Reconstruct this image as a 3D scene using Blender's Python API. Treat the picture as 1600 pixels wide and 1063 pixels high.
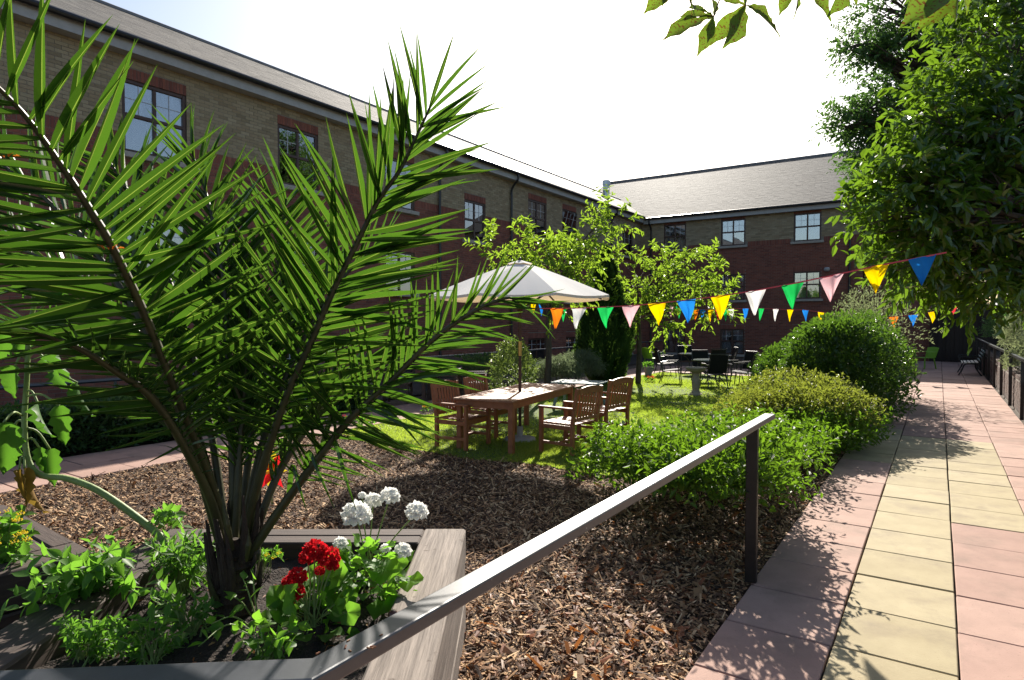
import bpy, math, random
import numpy as np
from mathutils import Vector, Matrix
R = math.radians
random.seed(7); rng = np.random.default_rng(7)
scene = bpy.context.scene
for o in list(bpy.data.objects): bpy.data.objects.remove(o)

# ------------------------------------------------------------------ camera, sky, sun, exposure
CAM_H, YAW, PITCH, FPX = 1.8, R(33.7), R(1.69), 1000.0
cd = bpy.data.cameras.new('camera'); cam = bpy.data.objects.new('camera', cd)
scene.collection.objects.link(cam); scene.camera = cam
cd.sensor_width = 36.0; cd.lens = 36.0*FPX/1600.0; cd.clip_start = 0.05; cd.clip_end = 3000
cam.location = (0, 0, CAM_H); cam.rotation_euler = (R(90)-PITCH, 0, YAW)

SUN_AZ, SUN_EL = R(23.7), R(31.5)             # azimuth counted from +Y towards -X
sun_dir = Vector((-math.sin(SUN_AZ)*math.cos(SUN_EL), math.cos(SUN_AZ)*math.cos(SUN_EL), math.sin(SUN_EL)))
world = bpy.data.worlds.new('World'); scene.world = world; world.use_nodes = True
wn = world.node_tree; bg = wn.nodes['Background']
sky = wn.nodes.new('ShaderNodeTexSky'); sky.sky_type = 'NISHITA'; sky.sun_disc = False
sky.sun_elevation = SUN_EL; sky.sun_rotation = -SUN_AZ
sky.air_density = 1.0; sky.dust_density = 1.8; sky.ozone_density = 1.0
wn.links.new(sky.outputs[0], bg.inputs[0]); bg.inputs[1].default_value = 0.078
sl = bpy.data.lights.new('sun', 'SUN'); sl.energy = 5.0; sl.angle = R(0.53); sl.color = (1.0, 0.93, 0.82)
sun = bpy.data.objects.new('sun', sl); scene.collection.objects.link(sun)
sun.rotation_euler = sun_dir.to_track_quat('Z', 'Y').to_euler(); sun.location = (-10, 20, 30)
vs = scene.view_settings; vs.view_transform = 'Standard'; vs.look = 'None'; vs.gamma = 1.0
vs.use_curve_mapping = False; vs.exposure = 1.12
scene.cycles.max_bounces = 8; scene.cycles.transparent_max_bounces = 12
scene.cycles.sample_clamp_indirect = 6.0

FW = Vector((-math.sin(YAW)*math.cos(PITCH), math.cos(YAW)*math.cos(PITCH), -math.sin(PITCH)))
RT = Vector((math.cos(YAW), math.sin(YAW), 0)); UP = RT.cross(FW)
CP = Vector((0, 0, CAM_H))
def ray(px, py): return FW + RT*((px-800)/FPX) - UP*((py-531.5)/FPX)
def P(px, py, d): return CP + ray(px, py)*d             # a place seen at a pixel, d metres ahead
def G(px, py, z=0.0):                                   # the place on the level z
    r = ray(px, py); return CP + r*((z-CAM_H)/r.z)
def W(cx, d, z=0.0):                                    # right / ahead of the viewpoint -> world
    return Vector((cx*math.cos(YAW)-d*math.sin(YAW), cx*math.sin(YAW)+d*math.cos(YAW), z))

# ------------------------------------------------------------------ helpers: linking
def link(o): scene.collection.objects.link(o); return o
def tag(o, label=None, cat=None, group=None, kind=None):
    if label: o['label'] = label
    if cat: o['category'] = cat
    if group: o['group'] = group
    if kind: o['kind'] = kind
    return o
def thing(name, label, cat, loc=(0, 0, 0), rz=0.0, group=None):
    o = bpy.data.objects.new(name, None); o.empty_display_size = 0.2; link(o)
    o.location = loc; o.rotation_euler = (0, 0, rz)
    return tag(o, label, cat, group)
def copy_tree(o, parent=None):
    c = o.copy(); link(c); c.parent = parent
    for ch in list(o.children): copy_tree(ch, c)
    return c
def npmesh(name, v, faces_list, smooth=False):
    """v (N,3); faces_list: list of int arrays (M,k)"""
    me = bpy.data.meshes.new(name)
    v = np.asarray(v, dtype=np.float32); me.vertices.add(len(v)); me.vertices.foreach_set('co', v.ravel())
    fl = [np.asarray(f, dtype=np.int32) for f in faces_list if len(f)]
    nl = sum(f.size for f in fl); npoly = sum(len(f) for f in fl)
    me.loops.add(nl); me.loops.foreach_set('vertex_index', np.concatenate([f.ravel() for f in fl]))
    me.polygons.add(npoly)
    tot = np.concatenate([np.full(len(f), f.shape[1], np.int32) for f in fl])
    st = np.concatenate([[0], np.cumsum(tot)[:-1]]).astype(np.int32)
    me.polygons.foreach_set('loop_start', st); me.polygons.foreach_set('loop_total', tot)
    me.polygons.foreach_set('use_smooth', np.full(npoly, bool(smooth)))
    me.update(calc_edges=True); me.validate(); return me
def put(name, me, mat, parent=None, kind=None, label=None):
    o = bpy.data.objects.new(name, me); link(o)
    if mat is not None and len(me.materials) == 0: me.materials.append(mat)
    if parent is not None: o.parent = parent
    return tag(o, label, None, None, kind)

class MB:
    """collects shapes into one mesh"""
    def __init__(s): s.v = []; s.f = []
    def add(s, vs, fs):
        n = len(s.v); s.v += [tuple(p) for p in vs]; s.f += [tuple(i+n for i in f) for f in fs]; return s
    def box(s, c, d, rz=0.0, bev=0.0, M=None):
        x, y, z = d[0]/2, d[1]/2, d[2]/2
        if bev <= 0:
            vs = [(i*x, j*y, k*z) for k in (-1, 1) for j in (-1, 1) for i in (-1, 1)]
            fs = [(0, 2, 3, 1), (4, 5, 7, 6), (0, 1, 5, 4), (2, 6, 7, 3), (0, 4, 6, 2), (1, 3, 7, 5)]
        else:
            b = min(bev, x*.8, y*.8, z*.8); vs = []; fs = []
            for k, zz, e in ((0, -z, b), (1, -z+b, 0), (2, z-b, 0), (3, z, b)):
                X, Y = x-e, y-e; c_ = b if e == 0 else b*.5
                vs += [(-X+c_, -Y, zz), (X-c_, -Y, zz), (X, -Y+c_, zz), (X, Y-c_, zz), (X-c_, Y, zz), (-X+c_, Y, zz), (-X, Y-c_, zz), (-X, -Y+c_, zz)]
            for k in range(3):
                for i in range(8):
                    j = (i+1) % 8; fs.append((k*8+i, k*8+j, k*8+8+j, k*8+8+i))
            fs += [tuple(range(7, -1, -1)), tuple(range(24, 32))]
        m = M if M is not None else Matrix.Translation(Vector(c)) @ Matrix.Rotation(rz, 4, 'Z')
        return s.add([m @ Vector(p) for p in vs], fs)
    def bar(s, a, b, w, h, up=(0, 0, 1), bev=0.0):
        a, b = Vector(a), Vector(b); t = (b-a); L = t.length; t.normalize(); u = Vector(up)
        sd = t.cross(u)
        if sd.length < 1e-4: sd = t.cross(Vector((0, 1, 0)))
        sd.normalize(); u = sd.cross(t); c = (a+b)/2
        M = Matrix(((t.x, sd.x, u.x, c.x), (t.y, sd.y, u.y, c.y), (t.z, sd.z, u.z, c.z), (0, 0, 0, 1)))
        return s.box((0, 0, 0), (L, w, h), 0, bev, M)
    def tube(s, pts, r, n=8, cap=True):
        pts = [Vector(p) for p in pts]; k = len(pts); rr = r if hasattr(r, '__len__') else [r]*k
        base = len(s.v); ref = Vector((0.13, 0.21, 1)).normalized()
        for i, p in enumerate(pts):
            t = (pts[min(i+1, k-1)]-pts[max(i-1, 0)])
            t = t.normalized() if t.length > 1e-9 else Vector((0, 0, 1))
            a = t.cross(ref)
            if a.length < 1e-3: a = t.cross(Vector((1, 0, 0)))
            a.normalize(); b = t.cross(a)
            for j in range(n):
                q = 2*math.pi*j/n; s.v.append(tuple(p+(a*math.cos(q)+b*math.sin(q))*rr[i]))
        for i in range(k-1):
            for j in range(n):
                j2 = (j+1) % n; s.f.append((base+i*n+j, base+i*n+j2, base+(i+1)*n+j2, base+(i+1)*n+j))
        if cap:
            s.f.append(tuple(base+j for j in range(n))[::-1]); s.f.append(tuple(base+(k-1)*n+j for j in range(n)))
        return s
    def lathe(s, prof, n=16, c=(0, 0, 0)):
        base = len(s.v); k = len(prof)
        for r, z in prof:
            for j in range(n):
                q = 2*math.pi*j/n; s.v.append((c[0]+r*math.cos(q), c[1]+r*math.sin(q), c[2]+z))
        for i in range(k-1):
            for j in range(n):
                j2 = (j+1) % n; s.f.append((base+i*n+j, base+i*n+j2, base+(i+1)*n+j2, base+(i+1)*n+j))
        s.f.append(tuple(base+j for j in range(n))[::-1]); s.f.append(tuple(base+(k-1)*n+j for j in range(n)))
        return s
    def grid(s, rows):
        base = len(s.v); m = len(rows[0])
        for r in rows: s.v += [tuple(p) for p in r]
        for i in range(len(rows)-1):
            for j in range(m-1): s.f.append((base+i*m+j, base+i*m+j+1, base+(i+1)*m+j+1, base+(i+1)*m+j))
        return s
    def mesh(s, name, off=None, smooth=False):
        me = bpy.data.meshes.new(name); v = s.v
        if off is not None: v = [(p[0]-off[0], p[1]-off[1], p[2]-off[2]) for p in v]
        me.from_pydata(v, [], s.f)
        if smooth: me.polygons.foreach_set('use_smooth', [True]*len(me.polygons))
        me.update(); return me
    def part(s, name, mat, parent=None, world=False, smooth=False, label=None, kind=None):
        off = parent_loc(parent) if (world and parent) else None
        return put(name, s.mesh(name, off, smooth), mat, parent, kind, label)
def parent_loc(p):
    q = Vector((0, 0, 0))
    while p is not None: q += p.location; p = p.parent
    return q
def spline(pts, n):
    pts = [Vector(p) for p in pts]; q = [pts[0]*2-pts[1]]+pts+[pts[-1]*2-pts[-2]]; out = []
    m = len(pts)-1
    for i in range(n):
        t = i/(n-1)*m; k = min(int(t), m-1); f = t-k; a, b, c, d = q[k:k+4]
        out.append(0.5*((2*b)+(c-a)*f+(2*a-5*b+4*c-d)*f*f+(3*b-a-3*c+d)*f**3))
    return out

# ------------------------------------------------------------------ helpers: materials
def nodes(name):
    m = bpy.data.materials.new(name); m.use_nodes = True; nt = m.node_tree
    return m, nt, nt.nodes['Principled BSDF'], nt.nodes['Material Output']
def vary(nt, amount):
    """0..1 number that differs between islands and between objects"""
    g = nt.nodes.new('ShaderNodeNewGeometry'); oi = nt.nodes.new('ShaderNodeObjectInfo')
    a = nt.nodes.new('ShaderNodeMath'); a.operation = 'ADD'; f = nt.nodes.new('ShaderNodeMath'); f.operation = 'FRACT'
    nt.links.new(g.outputs['Random Per Island'], a.inputs[0]); nt.links.new(oi.outputs['Random'], a.inputs[1])
    nt.links.new(a.outputs[0], f.inputs[0]); return f.outputs[0]
def ramp(nt, fac, cols):
    r = nt.nodes.new('ShaderNodeValToRGB'); e = r.color_ramp.elements
    while len(e) < len(cols): e.new(0.5)
    for i, c in enumerate(cols):
        pos = i/(len(cols)-1) if len(c) == 3 else c[3]
        e[i].position = pos; e[i].color = (c[0], c[1], c[2], 1)
    nt.links.new(fac, r.inputs[0]); return r.outputs[0]
def mat(name, c1, c2, scale=8.0, rough=0.7, bump=0.2, bscale=None, stretch=(1, 1, 1), island=None, isl_fac=0.5, spec=0.5, metal=0.0, detail=6.0, bdist=0.01, speck=None, stain=None):
    m, nt, p, out = nodes(name)
    tc = nt.nodes.new('ShaderNodeTexCoord'); mp = nt.nodes.new('ShaderNodeMapping'); mp.inputs['Scale'].default_value = stretch
    nt.links.new(tc.outputs['Object'], mp.inputs[0])
    n = nt.nodes.new('ShaderNodeTexNoise'); n.inputs['Scale'].default_value = scale; n.inputs['Detail'].default_value = detail
    n.inputs['Roughness'].default_value = 0.65; nt.links.new(mp.outputs[0], n.inputs[0])
    col = ramp(nt, n.outputs[0], [(*c1, 0.32), (*c2, 0.68)])
    if island:
        ic = ramp(nt, vary(nt, 1), island); mx = nt.nodes.new('ShaderNodeMix'); mx.data_type = 'RGBA'
        mx.inputs[0].default_value = isl_fac; nt.links.new(col, mx.inputs[6]); nt.links.new(ic, mx.inputs[7]); col = mx.outputs[2]
    if speck:
        sn = nt.nodes.new('ShaderNodeTexNoise'); sn.inputs['Scale'].default_value = speck[1]; sn.inputs['Detail'].default_value = 3
        nt.links.new(tc.outputs['Object'], sn.inputs[0])
        sr = ramp(nt, sn.outputs[0], [(0, 0, 0, speck[2]), (1, 1, 1, speck[2]+0.06)])
        mx = nt.nodes.new('ShaderNodeMix'); mx.data_type = 'RGBA'; nt.links.new(sr, mx.inputs[0])
        nt.links.new(col, mx.inputs[6]); mx.inputs[7].default_value = (*speck[0], 1); col = mx.outputs[2]
    if stain:
        gl = nt.nodes.new('ShaderNodeNewGeometry'); sn = nt.nodes.new('ShaderNodeTexNoise'); sn.inputs['Scale'].default_value = stain[1]; sn.inputs['Detail'].default_value = 9; sn.inputs['Roughness'].default_value = .7
        nt.links.new(gl.outputs['Position'], sn.inputs[0]); q = stain[4]; sr = ramp(nt, sn.outputs[0], [(0, 0, 0, stain[2]), (q, q, q, stain[3])])
        mx = nt.nodes.new('ShaderNodeMix'); mx.data_type = 'RGBA'; nt.links.new(sr, mx.inputs[0]); nt.links.new(col, mx.inputs[6]); mx.inputs[7].default_value = (*stain[0], 1); col = mx.outputs[2]
    nt.links.new(col, p.inputs['Base Color']); p.inputs['Roughness'].default_value = rough
    p.inputs['Specular IOR Level'].default_value = spec; p.inputs['Metallic'].default_value = metal
    if bump > 0:
        b = nt.nodes.new('ShaderNodeBump'); b.inputs['Strength'].default_value = bump; b.inputs['Distance'].default_value = bdist
        n2 = nt.nodes.new('ShaderNodeTexNoise'); n2.inputs['Scale'].default_value = bscale or scale*6; n2.inputs['Detail'].default_value = 4
        nt.links.new(mp.outputs[0], n2.inputs[0]); nt.links.new(n2.outputs[0], b.inputs['Height']); nt.links.new(b.outputs[0], p.inputs['Normal'])
    return m
def leafmat(name, cols, tcol, tfac=0.45, rough=0.42, spec=0.5, tcols=None, spots=None):
    """thin leaf: shiny on top, lets sunlight through"""
    m, nt, p, out = nodes(name); v = vary(nt, 1)
    c = ramp(nt, v, cols)
    if spots:
        tc = nt.nodes.new('ShaderNodeTexCoord'); sn = nt.nodes.new('ShaderNodeTexNoise'); sn.inputs['Scale'].default_value = spots[1]
        nt.links.new(tc.outputs['Object'], sn.inputs[0]); sr = ramp(nt, sn.outputs[0], [(0, 0, 0, spots[2]), (1, 1, 1, spots[2]+0.05)])
        mx = nt.nodes.new('ShaderNodeMix'); mx.data_type = 'RGBA'; nt.links.new(sr, mx.inputs[0]); nt.links.new(c, mx.inputs[6])
        mx.inputs[7].default_value = (*spots[0], 1); c = mx.outputs[2]
    nt.links.new(c, p.inputs['Base Color']); p.inputs['Roughness'].default_value = rough; p.inputs['Specular IOR Level'].default_value = spec
    t = nt.nodes.new('ShaderNodeBsdfTranslucent')
    if tcols: nt.links.new(ramp(nt, v, tcols), t.inputs[0])
    elif spots:
        mx = nt.nodes.new('ShaderNodeMix'); mx.data_type = 'RGBA'; nt.links.new(sr, mx.inputs[0]); mx.inputs[6].default_value = (*tcol, 1)
        mx.inputs[7].default_value = (spots[0][0]*1.5, spots[0][1]*1.5, spots[0][2], 1); nt.links.new(mx.outputs[2], t.inputs[0])
    else: t.inputs[0].default_value = (*tcol, 1)
    ms = nt.nodes.new('ShaderNodeMixShader'); ms.inputs[0].default_value = tfac
    nt.links.new(p.outputs[0], ms.inputs[1]); nt.links.new(t.outputs[0], ms.inputs[2]); nt.links.new(ms.outputs[0], out.inputs[0])
    return m

M = {}
M['ground'] = mat('soil_ground', (.05, .035, .025), (.09, .065, .045), 3, .95, .4)
M['mulch'] = mat('mulch', (.024, .012, .006), (.08, .042, .02), 22, .95, .9, 60)
M['chips'] = mat('bark_chip', (.05, .028, .016), (.12, .07, .04), 30, .85, .3, island=[(.03, .013, .006), (.09, .04, .017), (.25, .125, .052), (.43, .245, .115), (.68, .47, .26)], isl_fac=.92)
M['litter'] = leafmat('fallen_leaf', [(.16, .05, .02), (.3, .1, .03), (.22, .12, .05), (.35, .2, .09)], (.4, .15, .04), .3, .6)
M['lawn'] = mat('turf', (.05, .085, .014), (.1, .14, .03), 5, .95, .6, 80)
M['grass'] = leafmat('grass_blade', [(.06, .12, .012), (.09, .16, .02), (.12, .18, .03), (.22, .2, .07)], (.45, .6, .06), .55, .5)
SL = dict(scale=3.2, rough=.85, bump=.3, bscale=110, bdist=.004, detail=9, stain=((.15, .11, .08), 2.2, .5, .72, .55))
M['slab_red'] = mat('red_slab', (.26, .155, .12), (.41, .255, .2), island=[(.29, .17, .13), (.39, .235, .185), (.44, .285, .225)], isl_fac=.45, speck=((.25, .15, .115), 95, .66), **SL)
M['slab_yel'] = mat('yellow_slab', (.26, .205, .11), (.4, .33, .195), island=[(.3, .243, .13), (.375, .31, .175), (.42, .35, .215)], isl_fac=.45, speck=((.3, .23, .12), 95, .66), **SL)
M['joint'] = mat('joint_soil', (.03, .025, .02), (.06, .05, .04), 20, .95, .5)
M['brick_y'] = mat('yellow_brick', (.28, .225, .135), (.38, .31, .2), 14, .9, .5, 60, island=[(.2, .155, .09), (.31, .25, .15), (.38, .315, .2), (.28, .205, .115), (.44, .365, .24)], isl_fac=.7)
M['brick_r'] = mat('red_brick', (.17, .06, .04), (.26, .09, .058), 14, .9, .5, 60, island=[(.13, .046, .036), (.22, .072, .05), (.28, .095, .06), (.18, .07, .053), (.32, .12, .08)], isl_fac=.7)
M['mortar'] = mat('mortar', (.19, .165, .135), (.26, .23, .19), 20, .95, .4)
M['slate'] = mat('slate', (.075, .07, .064), (.145, .134, .12), 2.5, .78, .12, 60, island=[(.055, .05, .047), (.095, .087, .078), (.125, .115, .1), (.17, .154, .133)], isl_fac=.6, spec=.2, bdist=.002, stain=((.06, .055, .045), .7, .5, .7, .5))
M['lead'] = mat('lead_ridge', (.13, .13, .135), (.2, .2, .2), 6, .6, .2)
M['fascia'] = mat('grey_fascia', (.36, .36, .35), (.44, .44, .43), 5, .6, .1)
M['black_plastic'] = mat('black_gutter', (.012, .012, .013), (.02, .02, .022), 8, .35, .05)
M['frame'] = mat('brown_window_frame', (.05, .024, .015), (.085, .04, .026), 10, .45, .1)
M['bar_w'] = mat('pale_glazing_bar', (.5, .52, .55), (.6, .62, .65), 5, .5, 0)
M['sill'] = mat('stone_sill', (.33, .3, .26), (.43, .4, .35), 10, .85, .3)
M['curtain'] = mat('net_curtain', (.55, .56, .58), (.72, .73, .75), 3, .9, 0, stretch=(1, 1, .2))
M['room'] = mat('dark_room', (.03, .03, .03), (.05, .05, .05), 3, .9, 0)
M['steel'] = mat('galvanised_flue', (.4, .41, .42), (.55, .56, .57), 5, .35, .1, metal=.9)
M['rail'] = mat('black_painted_rail', (.026, .029, .037), (.042, .046, .055), 25, .37, .1, 300, spec=1.0, bdist=.001, speck=((.3, .3, .28), 38, .735))
M['post'] = mat('dark_post', (.016, .012, .01), (.026, .02, .017), 20, .45, .1, spec=.35)
M['timber_x'] = mat('brown_sleeper', (.028, .016, .012), (.062, .038, .028), 9, .8, .6, 24, stretch=(.25, 3, 3), bdist=.006)
M['timber_y'] = mat('weathered_sleeper', (.1, .077, .062), (.27, .222, .185), 16, .85, .9, 40, stretch=(3, .16, 3), detail=10, bdist=.006, speck=((.08, .055, .04), 14, .67))
M['soil'] = mat('planter_soil', (.014, .009, .006), (.038, .024, .017), 30, .95, 1.0, 70, bdist=.03)
M['wood'] = mat('oiled_hardwood', (.2, .06, .02), (.36, .13, .05), 12, .5, .2, 60, stretch=(1, 1, 1), island=[(.2, .06, .02), (.34, .12, .045)], isl_fac=.4)
M['wood_top'] = mat('oiled_table_top', (.26, .1, .045), (.4, .19, .095), 8, .5, .15, 60, island=[(.2, .085, .045), (.33, .17, .1)], isl_fac=.4)
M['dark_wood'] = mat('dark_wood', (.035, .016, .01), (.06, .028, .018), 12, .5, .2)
M['canvas'] = leafmat('parasol_canvas', [(.8, .78, .74), (.82, .8, .76)], (.85, .66, .42), .22, .9, .1)
M['brass'] = mat('brass', (.5, .33, .1), (.6, .4, .14), 5, .35, .0, metal=.9)
M['concrete'] = mat('concrete', (.3, .29, .27), (.4, .39, .36), 12, .9, .4)
M['stone'] = mat('carved_stone', (.3, .24, .17), (.42, .34, .24), 14, .9, .5)
M['metal_black'] = mat('black_metal', (.012, .012, .013), (.022, .022, .024), 12, .32, .05)
M['mesh_black'] = mat('black_woven_seat', (.006, .006, .007), (.012, .012, .013), 60, .7, .4, spec=.2)
M['wallbrick'] = mat('brown_brick', (.06, .035, .026), (.1, .06, .045), 14, .9, .5, 60, island=[(.05, .03, .024), (.09, .05, .036), (.12, .07, .05)], isl_fac=.7)
M['bush_md'] = leafmat('mid_green_leaf', [(.05, .085, .025), (.08, .12, .035), (.14, .17, .07)], (.24, .34, .06), .4, .45, .4)
M['glass_top'] = mat('pale_table_glass', (.25, .28, .28), (.33, .36, .36), 4, .08, 0)
M['green_plastic'] = leafmat('lime_plastic', [(.22, .45, .04), (.22, .45, .04)], (.3, .5, .05), .2, .35)
M['teal'] = mat('grey_green_paint', (.16, .21, .2), (.24, .29, .28), 8, .7, .2)
M['white_slat'] = mat('pale_bench_slat', (.5, .45, .36), (.62, .57, .48), 12, .6, .2)
M['fence'] = mat('dark_fence_board', (.02, .014, .01), (.045, .03, .022), 8, .9, .4, 30, stretch=(3, 3, .3), island=[(.018, .012, .009), (.045, .03, .022)])
M['bark'] = mat('tree_bark', (.05, .038, .028), (.12, .09, .065), 14, .95, .9, 30, stretch=(1, 1, .35), bdist=.03)
M['palm_trunk'] = mat('palm_fibre', (.018, .011, .007), (.055, .033, .019), 25, .95, .9, 60, stretch=(1, 1, .3), bdist=.02)
M['rachis'] = mat('palm_rachis', (.028, .028, .008), (.06, .055, .016), 12, .5, .1)
M['palm'] = leafmat('palm_leaflet', [(.01, .026, .007), (.018, .042, .009), (.026, .06, .012)], (.105, .25, .018), .31, .25, .75)
M['stemg'] = mat('green_stem', (.14, .2, .05), (.22, .3, .09), 14, .6, .2)
M['sunleaf'] = leafmat('sunflower_leaf', [(.04, .1, .02), (.06, .14, .03)], (.13, .33, .025), .34, .5, .3)
M['deadleaf'] = leafmat('dead_leaf', [(.26, .17, .03), (.1, .045, .02)], (.38, .25, .04), .35, .7, .2)
M['ger_leaf'] = leafmat('geranium_leaf', [(.05, .13, .015), (.08, .18, .02)], (.25, .55, .04), .48, .5, .3)
M['herb'] = leafmat('herb_leaf', [(.03, .085, .015), (.06, .14, .02), (.08, .17, .03)], (.2, .45, .04), .48, .5, .3)
M['white_petal'] = leafmat('white_petal', [(.84, .84, .82), (.88, .88, .86)], (.88, .88, .84), .48, .6, .2)
M['red_petal'] = leafmat('red_petal', [(.45, .008, .012), (.6, .015, .02)], (.75, .02, .03), .35, .6, .2)
M['yellow_petal'] = leafmat('yellow_petal', [(.7, .5, .02), (.8, .6, .05)], (.8, .6, .03), .35, .6, .2)
M['orange_petal'] = leafmat('orange_petal', [(.6, .12, .02), (.7, .2, .02)], (.8, .25, .03), .35, .6, .2)
M['laurel'] = leafmat('laurel_leaf', [(.025, .065, .01), (.035, .085, .012), (.05, .11, .016), (.12, .13, .02)], (.21, .38, .02), .36, .24, .8)
M['farleaf'] = leafmat('tree_leaf', [(.025, .06, .02), (.035, .08, .022), (.05, .1, .025)], (.12, .25, .04), .4, .45, .4)
M['cherry'] = leafmat('cherry_leaf', [(.05, .11, .015), (.07, .14, .018), (.11, .16, .02)], (.32, .5, .035), .5, .42, .4)
M['bush_dk'] = leafmat('dark_shrub_leaf', [(.018, .042, .008), (.03, .065, .011), (.05, .1, .016)], (.16, .32, .025), .3, .35, .5)
M['nandina'] = leafmat('bright_shrub_leaf', [(.02, .055, .01), (.035, .085, .013), (.055, .11, .016), (.1, .13, .02)], (.22, .42, .02), .36, .5, .25)
M['yelbush'] = leafmat('yellowing_shrub_leaf', [(.035, .075, .012), (.06, .1, .016), (.12, .14, .03), (.17, .16, .045), (.2, .08, .03)], (.3, .36, .04), .4, .45, .4)
M['silver'] = leafmat('silver_leaf', [(.12, .15, .08), (.18, .21, .12), (.24, .27, .17)], (.3, .36, .16), .38, .6, .3)
M['lavender'] = leafmat('lavender_leaf', [(.09, .12, .08), (.14, .17, .12), (.12, .15, .06)], (.22, .28, .14), .38, .6, .3)
M['conifer'] = leafmat('conifer_leaf', [(.022, .055, .014), (.032, .075, .018), (.045, .095, .02)], (.12, .24, .03), .35, .6, .3)
M['hedge'] = leafmat('hedge_leaf', [(.02, .05, .016), (.03, .07, .022), (.045, .09, .03)], (.12, .25, .05), .4, .4, .5)
M['chestnut'] = leafmat('chestnut_leaf', [(.05, .1, .012), (.07, .13, .015)], (.2, .32, .025), .36, .5, .3, spots=((.1, .04, .012), 30, .56))
M['tape'] = mat('red_tape', (.6, .05, .07), (.7, .08, .1), 5, .6, 0)
def cloth(name, c, t=None): return leafmat(name, [c, tuple(min(1, x*1.06) for x in c)], t or c, .45, .7, .25)
FL = {'orange': cloth('orange_flag', (.8, .22, .01)), 'white': cloth('white_flag', (.75, .75, .74)), 'green': cloth('green_flag', (.015, .5, .1)),
      'pink': cloth('pink_flag', (.78, .48, .52)), 'yellow': cloth('yellow_flag', (.85, .6, .0)), 'blue': cloth('blue_flag', (.015, .22, .7)), 'red': cloth('red_flag', (.65, .03, .05))}
def glassmat():
    m, nt, p, out = nodes('window_glass')
    t = nt.nodes.new('ShaderNodeBsdfTransparent'); t.inputs[0].default_value = (.88, .92, .95, 1)
    g = nt.nodes.new('ShaderNodeBsdfGlossy'); g.inputs['Roughness'].default_value = 0.015
    lw = nt.nodes.new('ShaderNodeLayerWeight'); lw.inputs[0].default_value = 0.45
    mr = nt.nodes.new('ShaderNodeMapRange'); mr.inputs[3].default_value = .34; mr.inputs[4].default_value = 1.0
    nt.links.new(lw.outputs['Fresnel'], mr.inputs[0])
    ms = nt.nodes.new('ShaderNodeMixShader'); nt.links.new(mr.outputs[0], ms.inputs[0])
    nt.links.new(t.outputs[0], ms.inputs[1]); nt.links.new(g.outputs[0], ms.inputs[2]); nt.links.new(ms.outputs[0], out.inputs[0])
    return m
M['glass'] = glassmat()

# ------------------------------------------------------------------ helpers: foliage
def unit(a): return a/np.maximum(np.linalg.norm(a, axis=-1, keepdims=True), 1e-9)
def runit(n): return unit(rng.normal(size=(n, 3)))
def leaves(pos, d, L, w, fold=.15, droop=.15, nrm=None):
    """arrays of pointed folded leaves -> verts, faces"""
    n = len(pos); d = unit(d); L = np.broadcast_to(np.asarray(L, float), (n,))[:, None]; w = np.broadcast_to(np.asarray(w, float), (n,))[:, None]
    if nrm is None: nrm = np.array([0, 0, 1.0])+rng.normal(size=(n, 3))*.55
    s = unit(np.cross(d, nrm)); u = np.cross(s, d)
    f = w*fold; dr = L*droop
    v = np.stack([pos, pos+.33*L*d+.5*w*s+f*u, pos+.7*L*d+.36*w*s+f*.7*u-dr*.35*u, pos+L*d-dr*u,
                  pos+.7*L*d-.36*w*s+f*.7*u-dr*.35*u, pos+.33*L*d-.5*w*s+f*u], 1).reshape(-1, 3)
    i = np.arange(n)[:, None]*6
    return v, np.concatenate([i+np.array([[0, 1, 2, 3]]), i+np.array([[0, 3, 4, 5]])])
def sprays(c, d, length, nl, L, w, spread=.7, droop=.2):
    """twigs at c along d, nl leaves each, leaves alternating along the twig"""
    n = len(c); d = unit(d); t = np.tile(np.linspace(.1, 1, nl), n); ci = np.repeat(np.arange(n), nl)
    ln = np.broadcast_to(np.asarray(length, float), (n,))[ci]
    sag = np.zeros((len(ci), 3)); sag[:, 2] = -(t**2)*ln*.18
    pos = c[ci]+d[ci]*(t*ln)[:, None]+sag
    side = unit(np.cross(d[ci], rng.normal(size=(len(ci), 3))))
    dd = unit(d[ci]*.6+side*spread+np.array([0, 0, -.25])); Ls = L*rng.uniform(.65, 1.15, len(ci))
    return leaves(pos, dd, Ls, Ls*w, .18, droop)
def lumps(d, k=5, amp=.18, seed=0):
    r = np.random.default_rng(seed); o = np.ones(len(d))
    for _ in range(k):
        a = unit(r.normal(size=3)); o += amp*np.maximum(0, (d@a))**6*r.uniform(-.6, 1.3)*2
    return o
def shrub_cloud(c, rad, n, L, w, seed=0, amp=.2, shell=(.55, 1.0), up=.4, k=9, flat=0.0, spread=.8, low=-.15):
    """leaves spread through the outer part of an uneven dome standing at c"""
    d = runit(n); d[:, 2] = np.where(d[:, 2] < low, -d[:, 2], d[:, 2]); r = rng.uniform(shell[0]**2, shell[1]**2, n)**.5
    rr = r*lumps(d, k, amp, seed); rad = np.asarray(rad, float)
    pos = np.asarray(c)+d*rad*rr[:, None]; pos[:, 2] = np.maximum(pos[:, 2], .03+.1*rng.random(n))
    dd = d*.7+runit(n)*spread+np.array([0, 0, up]); Ls = L*rng.uniform(.6, 1.25, n)
    return leaves(pos, dd, Ls, Ls*w)
class Cloud:
    def __init__(s): s.v = []; s.f = []; s.n = 0
    def add(s, vf):
        s.v.append(vf[0]); s.f.append(vf[1]+s.n); s.n += len(vf[0]); return s
    def part(s, name, m, parent, kind=None, label=None):
        v = np.concatenate(s.v)
        if parent is not None: v = v-np.array(parent_loc(parent))
        return put(name, npmesh(name, v, s.f), m, parent, kind, label)

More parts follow.
